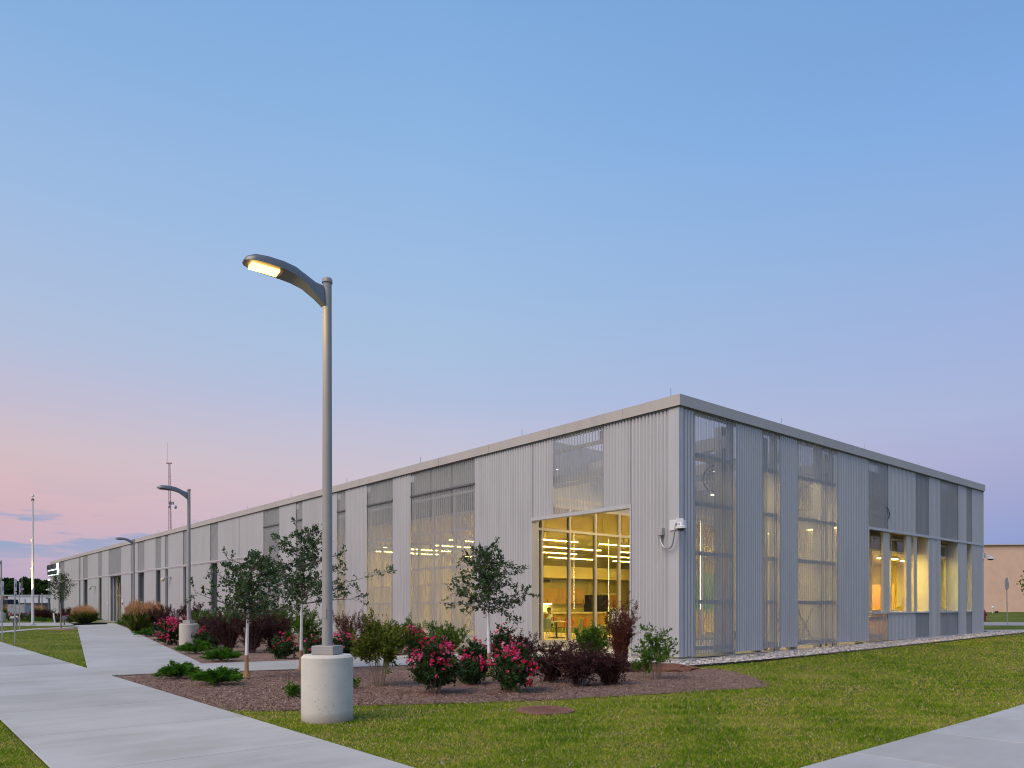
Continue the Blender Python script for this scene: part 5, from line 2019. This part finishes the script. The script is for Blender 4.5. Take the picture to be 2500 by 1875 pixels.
for i, (px, py, w, h, lb) in enumerate(((410, 1546, 2.2, 1.25, 'dark shrub behind the rose mass'), (470, 1548, 2.0, 1.35, 'dark shrub behind the second lamp post'), (385, 1540, 1.6, 1.1, 'dark shrub right of the tan feather grass'))):
    shrub('burgundy_shrub', lb, 'shrub', bpos(px, py), w, h, M_burg, 170 + i, 34, 3000, (.05, .022), .05, 1.3, M_bark, GB)
reed('tan feather grass clump nearest the entrance walk', bpos(334, 1541), 1.25, 1.75, 180)
reed('tan feather grass clump right of the first, before the windows', bpos(374, 1537), 1.5, 1.7, 181)
reed('distant tan feather grass clump by the front wall', bpos(206, 1521), 2.0, 1.55, 182, 520)
for i, (px, py) in enumerate(((20, 1503), (68, 1503), (85, 1503))):
    reed(('distant tan grass at the left picture edge', 'distant tan grass right of the grey cabinet', 'distant tan grass behind the flagpole')[i], gp(px, py), 3.0, 1.7, 183 + i, 260)
# ---- far left plants
for i, px in enumerate((22, 38, 54, 70)):
    rose(('leftmost distant rose bush before the grey cabinet', 'second distant rose bush before the grey cabinet', 'third distant rose bush before the grey cabinet', 'distant rose bush left of the flagpole')[i],
         gp(px, 1515), 1.2, .75, 190 + i, 900, 40)
rose('distant rose bush right of the young maple', gp(171, 1521), 1.1, .62, 195, 900, 34)
rose('distant rose bush left of the young maple', gp(138, 1520), .8, .5, 196, 600, 18)
for i, (px, py, w, h) in enumerate(((92, 1514, 1.8, 1.05), (108, 1514, 1.8, 1.0), (121, 1514, 1.4, .95), (140, 1516, 1.4, .7), (164, 1517, 1.3, 1.25))):
    shrub('burgundy_shrub', ('distant dark shrub right of the flagpole', 'distant dark shrub midway between flagpole and maple', 'distant dark shrub at the far building corner',
                             'distant low dark shrub behind the young maple', 'distant upright dark red shrub right of the maple trunk')[i], 'shrub', gp(px, py), w, h, M_burg if i < 4 else M_rust, 200 + i, 24, 1200, (.07, .035), .05, .8, M_bark, GB)
for i, px in enumerate((72, 104, 224)):
    juniper(('distant juniper by the flagpole foot', 'distant juniper below the far dark shrubs', 'distant juniper below the far feather grass')[i], gp(px, 1519), 2.2, .45, 210 + i, 30)


# ---- young maple on the lawn island
def young_tree(loc, trunk_h, top, rad, label, seed, mat, leaf=(.09, .06), nleaf=1500):
    global rng
    keep = rng
    rng = np.random.default_rng(seed)
    t = thing('young_maple', label, 'tree', (0, 0, 0))
    MB().tube([(0, 0, 0), (.0, 0, .1), (.01, 0, trunk_h), (.02, .01, top * .93)], [.07, .045, .035, .008], 8).build('trunk', M_bark, t, True)
    MB().tube([(.09, -.03, 0), (.08, -.03, trunk_h * .95)], .022, 6).build('stake', M_galv, t, True)
    bm_ = MB()
    Ps, Ds = [], []
    nb = 26
    for k in range(nb):
        f = k / (nb - 1)
        z0 = trunk_h * .95 + (top * .85 - trunk_h) * f
        a = k * 2.4 + rng.normal(0, .3)
        r_ = rad * (1.0 - .75 * abs(f - .25) ** 1.1) * (.7 + .4 * rng.random())
        d = np.array((math.cos(a), math.sin(a), 0))
        p0 = np.array((.01, 0, z0))
        p2 = p0 + d * r_ + np.array((0, 0, r_ * (.7 + .5 * rng.random())))
        B = bezier(p0, p0 + d * r_ * .55 + np.array((0, 0, r_ * .25)), p2, 6)
        bm_.tube([tuple(q) for q in B], list(np.linspace(.012, .003, 6)), 4)
        m = nleaf // nb
        s_ = .3 + .7 * rng.random(m)
        i_ = np.minimum(4, (s_ * 5).astype(int))
        Ps.append(B[i_] + (B[i_ + 1] - B[i_]) * (s_ * 5 - i_)[:, None] + rv(m, .075))
        Ds.append(rv(m, .7) + d * .4 + np.array((0, 0, -.2)))
    bm_.build('branches', M_bark, t, True)
    P, D = np.vstack(Ps), np.vstack(Ds)
    n = len(P)
    leaf_mesh('crown', P, D, leaf[0] * (.7 + .6 * rng.random(n)), leaf[1] * (.7 + .6 * rng.random(n)), mat, t)
    t.location = loc
    rng = keep
    return t


mp_ = gp(148.5, 1535)
young_tree(mp_, 1.75, 3.95, .85, 'slender young maple tree on the lawn island left of the entry walk', 300, M_maple)
ring = MB().lathe([(1.25, 0), (.9, .05), (.3, .07), (0, .075)], mp_ + Vector((.2, -.1, -.03)), 24, cap=False).build('mulch_ring', M_mulch, None, True)
tag(ring, 'round mulch patch under the young maple', 'mulch ring')
# green branch reaching in at the right picture edge
young_tree(at(2541, 38, .32), 1.2, 3.6, 1.15, 'bright green leafy tree reaching in from the right picture edge', 301, leafmat('lime_leaf', [(0, (.06, .14, .01, 1)), (1, (.2, .3, .03, 1))], .5, .35), (.12, .09), 1100)


# ---- far wood behind the yard
def big_tree(px, Z, top, w, label, seed):
    global rng
    keep = rng
    rng = np.random.default_rng(seed)
    loc = at(px, Z, 0)
    t = thing('yard_tree', label, 'tree', (0, 0, 0), 'dark trees beyond the yard')
    MB().tube([(0, 0, 0), (.1, 0, top * .4), (.2, 0, top * .8)], [.35, .25, .06], 8).build('trunk', M_bark, t, True)
    Ps, Ds, At = [], [], []
    for k in range(26):
        c = np.array((rng.normal(0, w * .25), rng.normal(0, w * .25), top * (.15 + .72 * rng.random() ** .8)))
        c[:2] *= 1.15 - .6 * max(0, c[2] / top - .45)
        r_ = w * (.10 + .10 * rng.random()) * (1.1 - .35 * c[2] / top)
        m = 170
        v = rv(m)
        v /= np.linalg.norm(v, axis=1, keepdims=True)
        Ps.append(c + v * r_ * (.5 + .5 * rng.random((m, 1))) * np.array((1, 1, .8)))
        Ds.append(v + rv(m, .5))
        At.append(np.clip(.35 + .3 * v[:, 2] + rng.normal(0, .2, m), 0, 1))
    P, D, A = np.vstack(Ps), np.vstack(Ds), np.concatenate(At)
    n = len(P)
    leaf_mesh('crown', P, D, .35 + .3 * rng.random(n), .28 + .2 * rng.random(n), M_wood, t, A)
    t.location = loc
    rng = keep


LB = ('farthest left tree of the dark wood', 'pointed tall tree left in the dark wood', 'tree between the first and second sign posts', 'tree behind the second sign post', 'low tree left of the brown utility pole',
      'broad tree right of the utility pole', 'tree directly left of the flagpole', 'tree directly right of the flagpole', 'rounded tree between flagpole and building', 'tree touching the far building corner')
for i, (px, top, w) in enumerate(((1, 6.6, 6), (19, 9.9, 4.6), (9, 7.2, 5.5), (33, 7.6, 6), (47, 6.6, 6), (60, 8.6, 5.5), (71, 9.4, 5.5), (90, 9.3, 5.5), (104, 7.9, 5.5), (119, 8.6, 5))):
    big_tree(px, 190 + 6 * (i % 3), top, w, LB[i], 400 + i)
o = None

# ================================================================== POLES, SIGNS, FITTINGS
# flagpole
fp = at(80, 56.5, 0)
t = thing('flagpole', 'tall bare aluminium flagpole lit from below', 'flagpole', fp)
MB().lathe([(.10, .0), (.10, .1), (.085, 4), (.05, 9.5)], fp, 20).build('pole', M_flag, t, True)
MB().lathe([(.02, -.12), (.085, -.06), (.11, 0), (.085, .06), (.01, .11)], fp + Vector((0, 0, 9.86)), 16).build('ball', M_flag, t, True)
MB().lathe([(.05, 0), (.10, .05), (.10, .18), (.04, .24)], fp + Vector((0, 0, 9.42)), 12).build('truck', M_steel_dk, t, True)
MB().lathe([(.26, 0), (.26, .04), (.12, .09)], fp, 20).build('collar', M_galv, t, True)
for z in (6.6, 4.4):
    MB().tube([fp + Vector((-.12, 0, z - .3)), fp + Vector((.0, -.12, z - .1)), fp + Vector((.13, 0, z + .1)), fp + Vector((.12, .02, z + .3))], .02, 5).build('rope_loop', M_wrap, t)


def flood(px, py, label, lit):
    loc = gp(px, py)
    t = thing('floodlight', label, 'floodlight', loc)
    MB().lathe([(.05, 0), (.05, .42)], loc, 8).build('post', M_steel_dk, t, True)
    d_ = (fp - loc)
    d_.z = 0
    d_.normalize()
    f_ = Vector((d_.x * .6, d_.y * .6, .8)).normalized()
    s_ = f_.cross(Vector((0, 0, 1))).normalized()
    c = loc + Vector((0, 0, .55))
    MB().obox(c, s_ * .19, s_.cross(f_) * .16, f_ * .12).build('housing', M_lamp, t, bevel=.02)
    MB().obox(c + f_ * .125, s_ * .16, s_.cross(f_) * .13, f_ * .004).build('lens', emis('flood_glow', (1, .8, .42), 30) if lit else M_ledoff, t)
    return t


flood(33, 1528, 'glowing ground floodlight left of the flagpole', True)
flood(41, 1527.5, 'unlit ground floodlight facing the flagpole', False)
flood(157, 1526, 'dark ground floodlight right of the young maple', False)
fl = bpy.data.lights.new('flagpole_spot', 'SPOT')
fl.energy = 5000
fl.spot_size = R(30)
fl.color = (1, .72, .3)
flo = bpy.data.objects.new('flagpole_spot', fl)
COL.objects.link(flo)
flo.location = gp(41, 1527.5) + Vector((0, 0, .75))
flo.rotation_euler = (fp + Vector((0, 0, 5.2)) - flo.location).to_track_quat('-Z', 'Y').to_euler()
# short leaning white post
p = gp(134, 1520.5)
tag(MB().tube([p, p + RIGHT * -.12 + Vector((0, 0, .85))], .06, 8).build('marker_post', M_white, None, True), 'short leaning white marker post left of the maple', 'post')


# parking sign posts
M_blue = simple('sign_blue', (.03, .05, .42), .5, 0, .05)


def sign_post(px, Z, top, label, two=False):
    loc = at(px, Z, 0)
    t = thing('sign_post', label, 'sign post', loc, 'parking signs seen edge-on')
    MB().box(-.022, .022, -.022, .022, -.05, top).build('post', M_galv, t).matrix_parent_inverse = Matrix()
    # plate turned nearly edge-on to the walk
    def plate(z0, z1, w):
        o = MB().box(-w / 2, w / 2, -.035, -.027, z0, z1).build('sign_plate', M_white, t)
        o.matrix_parent_inverse = Matrix()
        o.rotation_euler = (0, 0, 0)
        q = MB().box(-w * .25, w * .25, -.0395, -.0355, z0 + (z1 - z0) * .3, z0 + (z1 - z0) * .65).build('sign_symbol', M_blue, o)
        q.matrix_parent_inverse = Matrix()
    plate(top - .62 if not two else top - .48, top - .02, .30)
    if two:
        plate(top - .74, top - .52, .30)
    vd = loc - Vector((CAMX, CAMY, 0))
    t.rotation_euler = (0, 0, math.atan2(vd.y, vd.x) - R(13))
    return t


sign_post(5, 32.5, 2.56, 'sign post nearest the left picture edge')
sign_post(36, 29.2, 2.53, 'middle sign post with two plates on the lawn island', True)
sign_post(47.5, 45.0, 2.9, 'farther sign post right of the middle one')


# dome cameras on the corners
def dome_cam(corner, out, label, z, pair, k=.68):
    """corner bracket plate(s), arm and dome"""
    t = thing('dome_camera', label, 'security camera', corner)
    c = Vector(corner)
    for (ctr, ex, ey) in pair:
        MB().obox(ctr, ex, ey, Vector((0, 0, .2 * k))).build('mount_plate', M_white, t, bevel=.006)
    o = Vector(out).normalized()
    sd = o.cross(Vector((0, 0, 1)))
    U = Vector((0, 0, 1))
    MB().obox(c + o * .07 + U * .04, sd * .14 * k, o * .02, U * .17 * k).build('bracket', M_white, t, bevel=.008)
    MB().tube([c + o * .08 + U * .02, c + o * (.08 + .2 * k) + U * .03, c + o * (.08 + .3 * k) - U * .01, c + o * (.08 + .32 * k) - U * .07 * k], [.045 * k, .04 * k, .04 * k, .045 * k], 10).build('arm', M_white, t, True)
    d_ = c + o * (.08 + .32 * k) - U * .2 * k
    MB().lathe([(.225 * k, 0), (.225 * k, .075 * k), (.13 * k, .12 * k), (.06 * k, .14 * k)], d_, 28).build('hood', M_white, t, True)
    MB().lathe([(.02 * k, -.085 * k), (.10 * k, -.075 * k), (.165 * k, -.035 * k), (.18 * k, -.001)], d_, 24).build('dome', M_black, t, True)
    return t


zc = hz(1279, 19.4)
dome_cam((.02, -.02, zc), (1, -1, 0), 'white dome camera on the near building corner', zc,
         [(Vector((-.14, -.03, zc - .0)), Vector((.15, 0, 0)), Vector((0, .015, 0))), (Vector((.035, .12, zc)), Vector((0, .13, 0)), Vector((.015, 0, 0)))])
zc2 = hz(1358, 34.3)
dome_cam((.02, YE + .03, zc2), (.75, .65, 0), 'white dome camera on the far right building corner', zc2, [(Vector((.035, YE - .06, zc2)), Vector((0, .08, 0)), Vector((.015, 0, 0)))])
# junction box and looped conduit beside the near camera
zb = hz(1299, 20.1)
xb = -xw(1617)
t = thing('junction_box', 'small grey junction box with looped conduit under the corner camera', 'junction box', (xb, 0, zb))
MB().box(xb - .08, xb + .08, -.13, .0, zb - .1, zb + .1).build('box', M_steel, t, bevel=.006)
pts = [(xb, -.07, zb - .1), (xb, -.08, zb - .22), (xb + .12, -.1, zb - .42), (xb + .30, -.12, zb - .47), (xb + .44, -.14, zb - .38), (-.02, -.16, zb + .0), (.02, -.17, zb + .18)]
cv = []
for i in range(len(pts) - 1):
    p0, p1, p2, p3 = [np.array(pts[max(0, min(len(pts) - 1, i + k))]) for k in (-1, 0, 1, 2)]
    for s_ in np.linspace(0, 1, 6, endpoint=False):
        cv.append(tuple(.5 * ((2 * p1) + (-p0 + p2) * s_ + (2 * p0 - 5 * p1 + 4 * p2 - p3) * s_ ** 2 + (-p0 + 3 * p1 - 3 * p2 + p3) * s_ ** 3)))
cv.append(pts[-1])
MB().tube(cv, .02, 8).build('conduit', M_galv, t, True)
# small box on the wall behind the rightmost holly
xq = -xw(1188)
tag(MB().box(xq - .07, xq + .07, -.16, .0, hz(1339, 25.6) - .15, hz(1339, 25.6) + .12).build('wall_light', M_steel, None, bevel=.01), 'small grey wall light behind the rightmost holly crown', 'wall light')


# wall horns / adjustable floodlights along the front wall
def horn(px, py, label):
    u_ = xw(px)
    Zk = 19.62 + .7634 * u_
    c = Vector((-u_, -.02, hz(py, Zk)))
    t = thing('wall_spotlight', label, 'spotlight', c, 'spotlights on the front wall')
    MB().lathe([(.09, 0), (.09, .05)], c, 12, axis=(0, -1, 0)).build('back_plate', M_galv, t, True)
    a1 = c + Vector((-.05, -.18, .06))
    a2 = c + Vector((-.30, -.32, .02))
    MB().tube([c + Vector((0, -.05, 0)), a1, a2], .035, 8).build('arm', M_galv, t, True)
    d_ = Vector((-.75, -.25, -.45)).normalized()
    MB().lathe([(.05, -.02), (.075, .12), (.15, .32), (.14, .325), (.06, .14)], a2, 16, axis=d_).build('reflector', M_postc, t, True)
    MB().tube([c + Vector((.03, -.05, -.06)), c + Vector((.06, -.12, -.35)), c + Vector((-.02, -.12, -.55)), c + Vector((-.08, -.1, -.4))], .012, 6).build('cable', M_galv, t, True)


horn(417.5, 1411, 'spotlight on the front wall left of the second lamp post')
horn(233.5, 1433, 'spotlight on the far front wall above the distant feather grass')
horn(694, 1385, 'spotlight on the front wall behind the taller holly crown')
# notices by the entrance
u_ = xw(299.6)
Zk = 19.62 + .7634 * u_
t = thing('entrance_notice', 'small red and white notice beside the entrance', 'sign', (-u_, -.03, hz(1468, Zk)))
MB().box(-u_ - .26, -u_ + .2, -.04, -.01, hz(1471, Zk), hz(1463, Zk)).build('upper_sheet', M_white, t)
MB().box(-u_ - .26, -u_ + .2, -.04, -.01, hz(1475.5, Zk), hz(1471.2, Zk)).build('lower_sheet', M_red, t)
u_ = xw(266.3) - .5
tag(MB().box(-u_ - .9, -u_ - .6, -.04, -.01, hz(1476, 69), hz(1468, 69)).build('door_plaque', M_white, None), 'small white plaque left of the entrance recess', 'plaque')


# lit letter sign on the far end of the front wall (strokes too small to read)
M_letter = simple('letter_face', (.05, .065, .075), .4, .2, .1)
M_halo = emis('letter_halo', (.72, 1.0, .86), 3.5)
t = thing('building_sign', 'dark raised letters with white halo light on the far wall', 'sign', (-END, -.2, 6))
u0, u1 = xw(146), END + .4
MB().box(-u1, -u0, -.10, -.02, 5.16, 6.72).build('sign_board', M_trim, t)
def letters(z0, z1, ua, ub, n_):
    w_ = (ub - ua) / n_
    for k in range(n_):
        a_ = -ub + k * w_
        b = MB()
        hgt = z1 - z0
        b.box(a_, a_ + w_ * .22, -.30, -.20, z0, z1)
        st = k % 4
        if st in (0, 2):
            b.box(a_ + w_ * .221, a_ + w_ * .8, -.30, -.20, z1 - hgt * .2, z1)
        if st in (0, 1):
            b.box(a_ + w_ * .221, a_ + w_ * .8, -.30, -.20, z0, z0 + hgt * .2)
        if st in (2, 3):
            b.box(a_ + w_ * .221, a_ + w_ * .7, -.30, -.20, z0 + hgt * .42, z0 + hgt * .6)
        if st in (1, 3):
            b.box(a_ + w_ * .6, a_ + w_ * .8, -.30, -.20, z0 + hgt * .62, z1)
        b.build('letter', M_letter, t)


MB().box(-u1 + .2, -u0 - 1.0, -.195, -.101, 5.84, 5.95).box(-u0 - .9, -u0 - .35, -.195, -.101, 5.95, 6.6).box(-u1 + .3, -u0 - .5, -.195, -.101, 5.24, 5.33).box(-u0 - .35, -u0 + .1, -.195, -.101, 5.45, 5.9).build('halo_panel', M_halo, t)
letters(5.97, 6.60, u0 + .95, u1 + .3, 8)
letters(5.35, 5.82, u0 + .4, u1 - .1, 11)
# dome camera on the far corner
t = thing('dome_camera', 'small white camera on the far left building corner', 'security camera', (-END - .1, 0, 4.2))
zq = hz(1440, 93)
MB().box(-END - .3, -END + .02, -.12, .1, zq - .1, zq + .3).build('mount_plate', M_white, t)
MB().lathe([(.3, 0), (.3, .12), (.1, .2)], (-END - .7, -.1, zq - .05), 16).build('hood', M_white, t, True)
MB().tube([(-END - .2, -.1, zq + .12), (-END - .7, -.1, zq + .14)], .07, 8).build('arm', M_white, t, True)

# rusty manhole lid in the lawn
p = gp(1329, 1730) + Vector((0, 0, -.022))
lid = thing('manhole_cover', 'rusty round manhole cover set in the front lawn', 'manhole cover', p)
MB().lathe([(.385, -.04), (.385, .014), (.37, .018), (.355, .014), (0, .015)], p, 40, cap=False).build('lid', M_rustlid, lid, True)
rb = MB()
for k in range(-4, 5):
    hw = math.sqrt(max(.01, .33 ** 2 - (k * .075) ** 2))
    rb.obox(p + Vector((0, 0, .0165)) + FWD * (k * .075), RIGHT * hw, FWD * .012, Vector((0, 0, .0035)))
rb.build('rib', M_rustlid, lid)
MB().lathe([(.42, -.05), (.42, .008), (.39, .012)], p, 40, cap=False).build('frame_ring', M_rustlid, lid, True)

# ================================================================== FAR LEFT YARD
# long white shed, black fence, cabinet, poles
M_shed = metal_sheet('white_sheet', (.60, .63, .70), .6, .1)
a, b = at(-260, 152, 0), at(190, 150, 0)
t = thing('white_shed', 'long low white shed behind the black fence', 'shed', (a + b) / 2)
e_ = (b - a).normalized()
nrm = e_.cross(Vector((0, 0, 1)))
L_ = (b - a).length
for k in range(12):
    c = a + e_ * (L_ * (k + .5) / 12) - nrm * 3
    MB().obox(c + Vector((0, 0, 1.75)), e_ * (L_ / 24 - .02), nrm * 3, Vector((0, 0, 1.85))).build('wall_panel', M_shed, t)
MB().obox((a + b) / 2 - nrm * 3 + Vector((0, 0, 3.68)), e_ * (L_ / 2), nrm * 3.2, Vector((0, 0, .07))).build('roof', M_shed, t)
for px in (95,):
    p = at(px, 148, 0)
    tag(MB().lathe([(.16, 0), (.14, 3.6)], p, 8).build('shed_post', M_bark, None, True), 'brown post standing before the white shed', 'post')
M_fencec = simple('black_fence_cloth', (.03, .032, .045), .9, 0, .15, 2)
a, b = at(44, 122, 0), at(135, 118, 0)
t = thing('screen_fence', 'black screened fence with grey posts at the far yard', 'fence', (a + b) / 2)
e_ = (b - a).normalized()
L_ = (b - a).length
for k in range(4):
    c = a + e_ * (L_ * (k + .5) / 4)
    MB().obox(c + Vector((0, 0, 1.0)), e_ * (L_ / 8 - .01), e_.cross(Vector((0, 0, 1))) * .02, Vector((0, 0, .98))).build('screen_panel', M_fencec, t)
for px, tp in ((44, 2.2), (61.5, 2.6), (102.5, 3.5)):
    MB().lathe([(.09, 0), (.08, tp)], at(px, 119.4, 0), 8).build('post', M_galv, t, True)
MB().bar(at(44, 119, 2.9), at(135, 117, 2.9), .03).build('wire', M_steel_dk, t)
tag(MB().obox(at(9, 116, 1.25), RIGHT * 1.45, FWD * 1.2, Vector((0, 0, 1.25))).build('dark_container', M_fencec, None), 'black container at the far left edge of the yard', 'container')
# orange digger arm above the container
t = thing('excavator', 'orange excavator arm rising behind the black container', 'excavator', at(6, 124, 0))
M_or = simple('machine_orange', (.55, .22, .02), .5, 0, .1)
A = lambda px, py: at(px, 122, hz(py, 122))
MB().tube([A(6, 1488), A(6.5, 1464), A(9, 1458), A(12.5, 1457.5)], .16, 6).build('boom', M_or, t, True)
MB().obox(A(12.4, 1458.5), RIGHT * .3, FWD * .25, Vector((0, 0, .22))).build('bucket', M_rustlid, t)
MB().tube([A(7, 1469), A(22, 1486)], .07, 5).build('stay', M_or, t)
MB().obox(at(3, 123, .8), RIGHT * .9, FWD * 1.0, Vector((0, 0, .8))).build('body', M_or, t)
# grey utility cabinet
p = at(48.5, 108, 0)
t = thing('utility_cabinet', 'large grey electrical cabinet behind distant roses', 'cabinet', p)
MB().obox(p + Vector((0, 0, .82)), RIGHT * 1.25, FWD * .8, Vector((0, 0, .82))).build('case', M_steel, t, bevel=.03)
for k, dx in enumerate((-.8, .15, .85)):
    o = MB().obox(p + RIGHT * dx - FWD * .812 + Vector((0, 0, .78)), RIGHT * (.38, .42, .32)[k], FWD * .01, Vector((0, 0, .68))).build('door', M_galv, t)
    MB().obox(p + RIGHT * (dx + .2) - FWD * .83 + Vector((0, 0, 1.35)), RIGHT * .12, FWD * .006, Vector((0, 0, .05))).build('warning_label', (M_red, M_juniper, M_red)[k] if k != 1 else M_white, o)
MB().obox(p + Vector((0, 0, 1.67)), RIGHT * 1.3, FWD * .85, Vector((0, 0, .03))).build('lid', M_steel, t)
# brown utility pole
p = at(54.5, 165, 0)
t = thing('utility_pole', 'brown timber utility pole in front of the dark wood', 'utility pole', p)
MB().lathe([(.19, 0), (.15, hz(1410, 165))], p, 8).build('pole', M_bark, t, True)
MB().obox(p + Vector((0, 0, hz(1438, 165))), RIGHT * .3, FWD * .12, Vector((0, 0, .2))).build('fitting', M_galv, t)
# small glowing yard light among the trees
p = at(119.5, 180, hz(1417, 180))
t = thing('yard_light', 'tiny glowing yard light in front of the far trees', 'lamp', Vector((p.x, p.y, 0)))
MB().lathe([(.08, 0), (.06, p.z)], Vector((p.x, p.y, 0)), 8).build('pole', M_steel_dk, t, True)
MB().lathe([(.1, 0), (.28, .1), (.05, .3)], p, 10).build('glow', emis('yard_glow', (1, .95, .6), 12), t, True)
# dark pivot camera pole at the wall end
p = at(119.5, 112, 0)
t = thing('camera_mast', 'short dark mast with drooping head beside the far building corner', 'mast', p)
MB().lathe([(.16, 0), (.15, hz(1461, 112))], p, 10).build('mast', M_steel_dk, t, True)
MB().obox(p + Vector((0, 0, hz(1461, 112))), RIGHT * .33, FWD * .2, Vector((0, 0, .12))).build('head', M_steel_dk, t)
MB().tube([p + Vector((0, 0, 2.6)), p + RIGHT * .6 + Vector((0, 0, 1.9))], .05, 5).build('strut', M_steel_dk, t)

# lattice radio tower behind the building
Zt = 150.0
tp = at(418, Zt, 0)
t = thing('radio_tower', 'slim lattice radio tower with dish antennas behind the roof', 'tower', tp)
ztop = hz(1131, Zt)
legs = []
for k in range(3):
    a = 2 * math.pi * k / 3 + .5
    w0, w1 = .52, .22
    legs.append(lambda z, a=a: tp + Vector((math.cos(a) * (w0 + (w1 - w0) * z / ztop) * .85, math.sin(a) * (w0 + (w1 - w0) * z / ztop) * .85, z)) + RIGHT * (-.35 * z / ztop))
M_tower = simple('tower_steel', (.42, .28, .29), .7, .2, .1)
for lg in legs:
    MB().tube([lg(0), lg(ztop * .5), lg(ztop)], [.055, .045, .035], 5).build('leg', M_tower, t)
br = MB()
nz = 42
for i in range(nz):
    z0, z1 = ztop * i / nz, ztop * (i + 1) / nz
    for k in range(3):
        A_, B_ = legs[k], legs[(k + 1) % 3]
        br.bar(A_(z0), B_(z1), .024)
        br.bar(A_(z1), B_(z1), .02)
br.build('bracing', M_tower, t)
MB().lathe([(.03, 0), (.02, 4.2)], tp + RIGHT * -.8 + Vector((0, 0, ztop)), 5).build('whip_antenna', M_tower, t)
MB().obox(tp + RIGHT * -.45 + Vector((0, 0, ztop)), RIGHT * .55, FWD * .1, Vector((0, 0, .12))).build('top_frame', M_tower, t)
for px, py, s_ in ((413.5, 1236, 1), (427.5, 1238, 1)):
    c = at(px, Zt, hz(py, Zt))
    MB().lathe([(.08, -.2), (.36, .0), (.36, .18), (.2, .26)], c, 12, axis=(RIGHT * (1 if px > 420 else -1) - FWD * .3)).build('dish', M_shed, t, True)
for px, py in ((414.5, 1228), (417.5, 1228.5), (423, 1228.5)):
    MB().obox(at(px, Zt, hz(py, Zt)), RIGHT * .13, FWD * .1, Vector((0, 0, .28))).build('panel_antenna', M_steel_dk, t)

# ================================================================== FAR RIGHT
M_tan = simple('tan_masonry', (.74, .50, .37), .9, 0, .06, 1.2, .3, 25)
a0 = at(2370, 84, 0)
t = thing('tan_building', 'plain tan masonry building beyond the drive', 'building', a0)
e_ = (RIGHT * .97 - FWD * .12).normalized()
nr = Vector((e_.y, -e_.x, 0))
zb_, zt_ = .6, hz(1329, 82.5)
for k in range(5):
    c = a0 + e_ * (3.2 + 6.4 * k) - nr * 6
    MB().obox(c + Vector((0, 0, (zb_ + zt_) / 2)), e_ * 3.19, nr * 6, Vector((0, 0, (zt_ - zb_) / 2))).build('wall_panel', M_tan, t)
MB().obox(a0 + e_ * 16 - nr * 5.9 + Vector((0, 0, zt_ + .06)), e_ * 16.1, nr * 6.15, Vector((0, 0, .06))).build('roof_edge', M_trim, t)
# stop sign seen from behind, nearly edge-on
Zs = 44.0
p = at(2459.7, Zs, 0)
p.z = terrain(p.x, p.y)
t = thing('stop_sign', 'octagonal road sign seen from behind beside the drive', 'road sign', p)
ztop = hz(1410, Zs)
MB().tube([p, Vector((p.x, p.y, ztop)) - RIGHT * .06], .03, 6).build('post', M_galv, t)
cs = Vector((p.x, p.y, ztop - .38)) - RIGHT * .09
ax_ = (RIGHT * .949 - FWD * .308).normalized()
MB().lathe([(.40, -.008), (.40, .008)], cs + ax_ * .04, 8, axis=ax_).build('sign_plate', M_galv, t)
# small bollard light and box at the tan building, fire hydrant
p = at(2423.5, 78, .9)
t = thing('bollard_light', 'short bollard light in front of the tan building', 'bollard', p)
MB().lathe([(.08, -.2), (.08, .35)], p, 10).build('post', M_postc, t, True)
MB().lathe([(.12, .352), (.14, .45), (.06, .55)], p, 10).build('head', M_white, t, True)
tag(MB().obox(at(2433, 78, .85), RIGHT * .14, FWD * .1, Vector((0, 0, .09))).build('ground_box', M_black, None), 'small black box on the grass by the tan wall', 'box')
p = at(2402.5, 52, 0)
p.z = terrain(p.x, p.y)
t = thing('fire_hydrant', 'dark red fire hydrant half hidden by the building end', 'hydrant', p)
M_hyd = simple('hydrant_red', (.16, .012, .03), .5, 0, .1)
MB().lathe([(.17, 0), (.17, .06), (.11, .08), (.11, .5), (.15, .52), (.13, .62), (.06, .72), (.03, .78)], p, 14).build('barrel', M_hyd, t, True)
MB().lathe([(.07, -.2), (.07, .2)], p + Vector((0, 0, .42)), 10, axis=RIGHT).build('nozzle', M_hyd, t, True)
